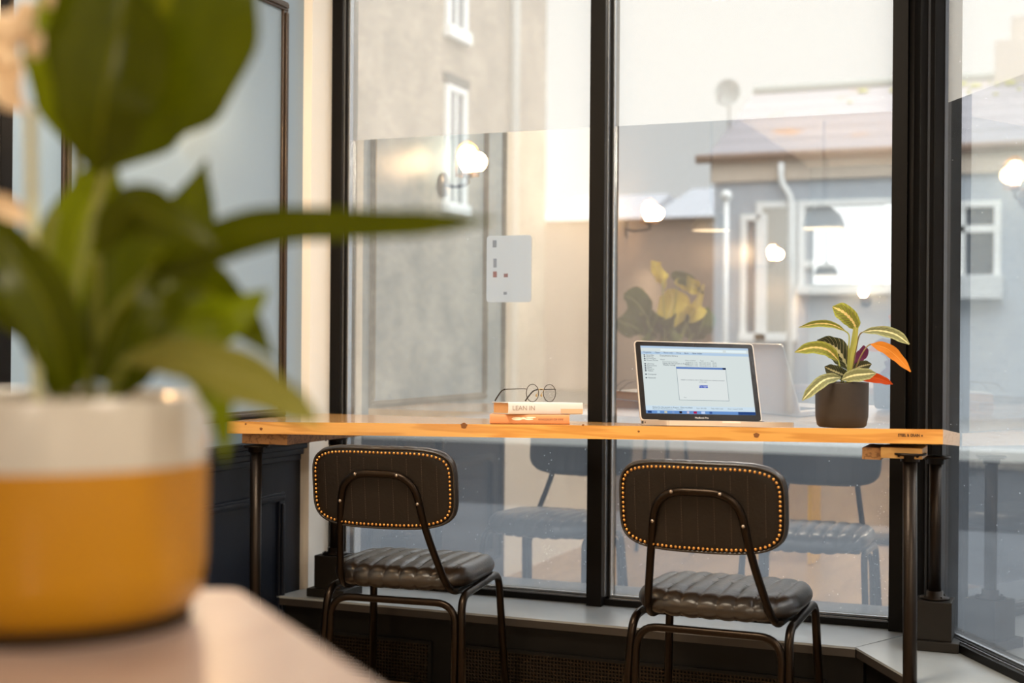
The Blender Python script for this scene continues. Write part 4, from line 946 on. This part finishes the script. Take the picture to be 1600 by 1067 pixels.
for (y, z0, z1) in ((3.1, 2.96, 4.56), (3.1, 5.35, 6.95), (3.1, 7.8, 9.4), (-2.5, 2.96, 4.56), (-2.5, 5.35, 6.95)):
    bm = B(); w_ = .52
    box(bm, -.02, .05, y-w_/2-.07, y-w_/2+.03, z0-.08, z1, .005); box(bm, -.02, .05, y+w_/2-.03, y+w_/2+.07, z0-.08, z1, .005); box(bm, -.02, .03, y-.03, y+.03, z0, z1, .005)
    box(bm, -.02, .05, y-w_/2, y+w_/2, z1-.08, z1, .005); box(bm, -.02, .10, y-w_/2-.1, y+w_/2+.1, z0-.16, z0, .005); wf = obj('window', bm, WFR, bb)
    bm = B(); box(bm, -.05, .012, y-w_/2, y+w_/2, z0, z1-.06); obj('pane', bm, WGD, wf)
    bm = B(); box(bm, -.02, .06, y-w_/2-.12, y+w_/2+.12, z1+.02, z1+.14, .01); obj('lintel', bm, mat('grey_lintel', (.05, .05, .05), .8), bb)
bm = B(); tube(bm, [(.07, 5.1, .1), (.07, 5.1, 12.8)], .07, 12); obj('downpipe', bm, mat('grey_downpipe', (.5, .5, .47), .5), bb, True)

HY = 20.2
def at(px, py, Y):
    d = P(px, py, 1)-EYE; return EYE+d*((Y-EYE.y)/d.y)
hs = empty('street_house', (-5.0, HY, 0), 0, 'low pale blue house with a mossy slate roof across the street', 'building')
HB = mat('pale_blue_render', (.42, .46, .50), .8, noise_amt=.08, nscale=1); HC = mat('beige_fascia', (.62, .52, .42), .7)
el = at(1112, 300, HY); er_z = 3.75; ez = at(1250, 279, HY).z
bm = B(); box(bm, 0, 34, 0, 6, 0, ez); obj('wall', bm, HB, hs)
bm = B(); box(bm, -.05, 34, -.06, 0, ez-.02, ez+.31, .01); obj('fascia', bm, HC, hs)
bm = B(); tube(bm, [(-.25, -.12, ez+.33), (34, -.12, ez+.33)], .07, 10); obj('gutter', bm, mat('brown_gutter', (.30, .20, .15), .5), hs, True)
ridz = at(1290, 139, HY+3).z
def roof_mat():
    m = bpy.data.materials.new('mossy_slate'); m.use_nodes = True; t = m.node_tree; b = t.nodes['Principled BSDF']
    tc = t.nodes.new('ShaderNodeTexCoord'); sp = t.nodes.new('ShaderNodeSeparateXYZ'); t.links.new(tc.outputs['Object'], sp.inputs[0])
    a = t.nodes.new('ShaderNodeMath'); a.operation = 'MULTIPLY'; a.inputs[1].default_value = 26; t.links.new(sp.outputs['Z'], a.inputs[0])
    s = t.nodes.new('ShaderNodeMath'); s.operation = 'SINE'; t.links.new(a.outputs[0], s.inputs[0])
    nz = t.nodes.new('ShaderNodeTexNoise'); nz.inputs['Scale'].default_value = 1.6; nz.inputs['Detail'].default_value = 6; t.links.new(tc.outputs['Object'], nz.inputs['Vector'])
    r = t.nodes.new('ShaderNodeValToRGB'); r.color_ramp.elements[0].position = .62; r.color_ramp.elements[1].position = .72; r.color_ramp.elements[0].color = (.27, .25, .26, 1); r.color_ramp.elements[1].color = (.34, .18, .10, 1)
    t.links.new(nz.outputs['Fac'], r.inputs[0]); mx = t.nodes.new('ShaderNodeMix'); mx.data_type = 'RGBA'; mx.inputs[7].default_value = (.14, .13, .14, 1)
    g = t.nodes.new('ShaderNodeMath'); g.operation = 'GREATER_THAN'; g.inputs[1].default_value = .8; t.links.new(s.outputs[0], g.inputs[0]); m5 = t.nodes.new('ShaderNodeMath'); m5.operation = 'MULTIPLY'; m5.inputs[1].default_value = .5; t.links.new(g.outputs[0], m5.inputs[0])
    t.links.new(m5.outputs[0], mx.inputs[0]); t.links.new(r.outputs[0], mx.inputs[6]); t.links.new(mx.outputs[2], b.inputs['Base Color']); b.inputs['Roughness'].default_value = .8; return m
bm = B(); e0, rz0 = ez+.34, ridz; rx0 = at(1178, 147, HY+3).x+5
vs = [bm.verts.new(p) for p in ((-.1, -.15, e0), (34, -.15, e0), (34, 3, rz0), (rx0, 3, rz0), (34, 6.2, e0), (-.1, 6.2, e0))]
bm.faces.new((vs[0], vs[1], vs[2], vs[3])); bm.faces.new((vs[3], vs[2], vs[4], vs[5])); bm.faces.new((vs[0], vs[3], vs[5])); bm.faces.new((vs[1], vs[4], vs[2])); bm.faces.new((vs[0], vs[5], vs[4], vs[1]))
obj('roof', bm, roof_mat(), hs)
bm = B(); tube(bm, [(rx0, 3, rz0+.03), (34, 3, rz0+.03)], .09, 8); obj('ridge_tiles', bm, mat('grey_green_ridge', (.30, .33, .30), .8), hs, True)
MOSS = mat('yellow_moss', (.45, .45, .10), .9)
bm = B()
for k in range(40):
    x = random.uniform(1.6, 9); q = random.uniform(.72, .95); ball(bm, (x, -.15+3.15*q-.01, e0+(rz0-e0)*q), random.uniform(.04, .11), 7, 4, .5)
obj('moss', bm, MOSS, hs, True, kind='stuff')
def hx(px): return at(px, 400, HY).x+5.0
def hz(px, py): return at(px, py, HY).z
def house_window(px0, px1, py0, py1, bars, name='window', glass=None):
    x0, x1 = hx(px0), hx(px1); z1 = hz((px0+px1)/2, py0); z0 = hz((px0+px1)/2, py1)
    bm = B(); w_ = .09
    box(bm, x0-w_, x0, -.09, 0, z0-w_, z1+w_, .01); box(bm, x1, x1+w_, -.09, 0, z0-w_, z1+w_, .01); box(bm, x0, x1, -.09, 0, z1, z1+w_, .01); box(bm, x0-.1, x1+.1, -.14, 0, z0-w_*1.4, z0, .01)
    for (u, v) in bars:
        if u is not None: xx = x0+(x1-x0)*u; box(bm, xx-.05, xx+.05, -.07, 0, z0, z1, .005)
        if v is not None: zz = z1-(z1-z0)*v; box(bm, x0, x1, -.07, 0, zz-.05, zz+.05, .005)
    f_ = obj(name, bm, WFR, hs); bm = B(); box(bm, x0, x1, -.03, .02, z0, z1); obj('pane', bm, glass or WGD, f_); return f_
LITW = mat('pale_shop_blind', (.45, .48, .50), .6)
house_window(1258, 1384, 322, 446, [(None, .73)], 'shop_window', LITW)
house_window(1168, 1190, 345, 520, [], 'door_glazing', mat('door_glass', (.14, .17, .20), .2))
house_window(1192, 1236, 325, 520, [], 'shop_window', emis('dim_shop_interior', (.62, .60, .54), .8))
house_window(1440, 1553, 325, 430, [(.56, None), (None, .32)])
bm = B(); xa = hx(1470); zb = hz(1510, 462); box(bm, xa, hx(1568), -.28, 0, zb-.05, zb+.28, .02); obj('window_ledge', bm, mat('pale_ledge', (.6, .62, .62), .7), hs)
bm = B(); x = hx(1222); z_ = hz(1222, 256); x2 = hx(1238)
tube(bm, fillet([(x, -.13, z_), (x, -.13, z_-.28), (x2, -.13, z_-.5), (x2, -.13, .1)], .1, 4), .045, 10); obj('downpipe', bm, WFR, hs, True)
bm = B(); c_ = at(1592, 80, HY+3); box(bm, c_.x+5-.35, c_.x+5+.5, 2.7, 3.4, rz0-.3, rz0+.55, .02); tube(bm, [(c_.x+5, 3, rz0+.5), (c_.x+5, 3, rz0+.95)], .12, 12); obj('chimney', bm, mat('chimney_brick', (.45, .40, .34), .9), hs)

dp = at(1139, 146, HY+1.2)
ds = empty('satellite_dish', dp, 0, 'pale satellite dish on a thin mast at the left end of the slate roof', 'satellite dish')
bm = B(); R_ = .2
for s_, (y_) in ((0, 0),):
    prev = None
    rings = []
    for i in range(7):
        r_ = R_*i/6; ring = [bm.verts.new((r_*math.cos(2*math.pi*k/28), -.10*(i/6)**2, r_*math.sin(2*math.pi*k/28)*1.05)) for k in range(28)] if i else [bm.verts.new((0, 0, 0))]
        rings.append(ring)
    for i in range(6):
        a_, b_ = rings[i], rings[i+1]
        for k in range(28):
            if i == 0: bm.faces.new((a_[0], b_[k], b_[(k+1) % 28]))
            else: bm.faces.new((a_[k], b_[k], b_[(k+1) % 28], a_[(k+1) % 28]))
obj('dish', bm, mat('grey_dish', (.30, .33, .33), .6), ds, True)
bm = B(); tube(bm, smooth_path([(0, -.02, -.2), (-.1, -.3, -.17), (-.02, -.32, -.02)], 5), .012, 8); obj('feed_arm', bm, mat('dark_arm', (.05, .05, .05), .5), ds, True)
bm = B(); tube(bm, [(0, .03, 0), (0, .03, -1.5)], .022, 8); obj('mast', bm, mat('mast_metal', (.2, .2, .2), .5), ds, True)

ps = at(1135, 306, 17); po = empty('street_post', (ps.x, 17, .06), 0, 'slim white street post with a ball top in front of the blue house', 'post')
bm = B(); tube(bm, [(0, 0, 0), (0, 0, ps.z-.1)], .03, 12); obj('post_shaft', bm, WFR, po, True)
bm = B(); ball(bm, (0, 0, ps.z-.06), .07, 16, 12); obj('ball_top', bm, WFR, po, True)

fb = empty('distant_building', (-8, 30, 0), 0, 'distant brown gabled building between the brick block and the blue house', 'building')
FBM = mat('brown_render', (.26, .19, .15), .9, noise_amt=.2); FBR = mat('grey_roof', (.28, .29, .31), .8)
x0 = at(840, 400, 30).x+8; x1 = at(1015, 400, 30).x+8; x2 = at(1200, 400, 30).x+8
z1_ = at(900, 345, 30).z; z2_ = at(1050, 345, 30).z
bm = B(); box(bm, x0, x2, 0, 6, 0, z1_); obj('wall', bm, FBM, fb)
bm = B(); zz = at(900, 285, 30).z
for (a_, b_, zt) in ((x0-.3, x1, zz), (x1, x2, at(1050, 272, 30).z)):
    v_ = [bm.verts.new(p) for p in ((a_, -.2, z1_), (b_, -.2, z1_), (b_-.4, 3, zt), (a_+.2, 3, zt), (b_, 6.2, z1_), (a_, 6.2, z1_))]
    for q in ((0, 1, 2, 3), (3, 2, 4, 5), (0, 3, 5), (1, 4, 2), (0, 5, 4, 1)): bm.faces.new([v_[i] for i in q])
obj('roof', bm, FBR, fb)
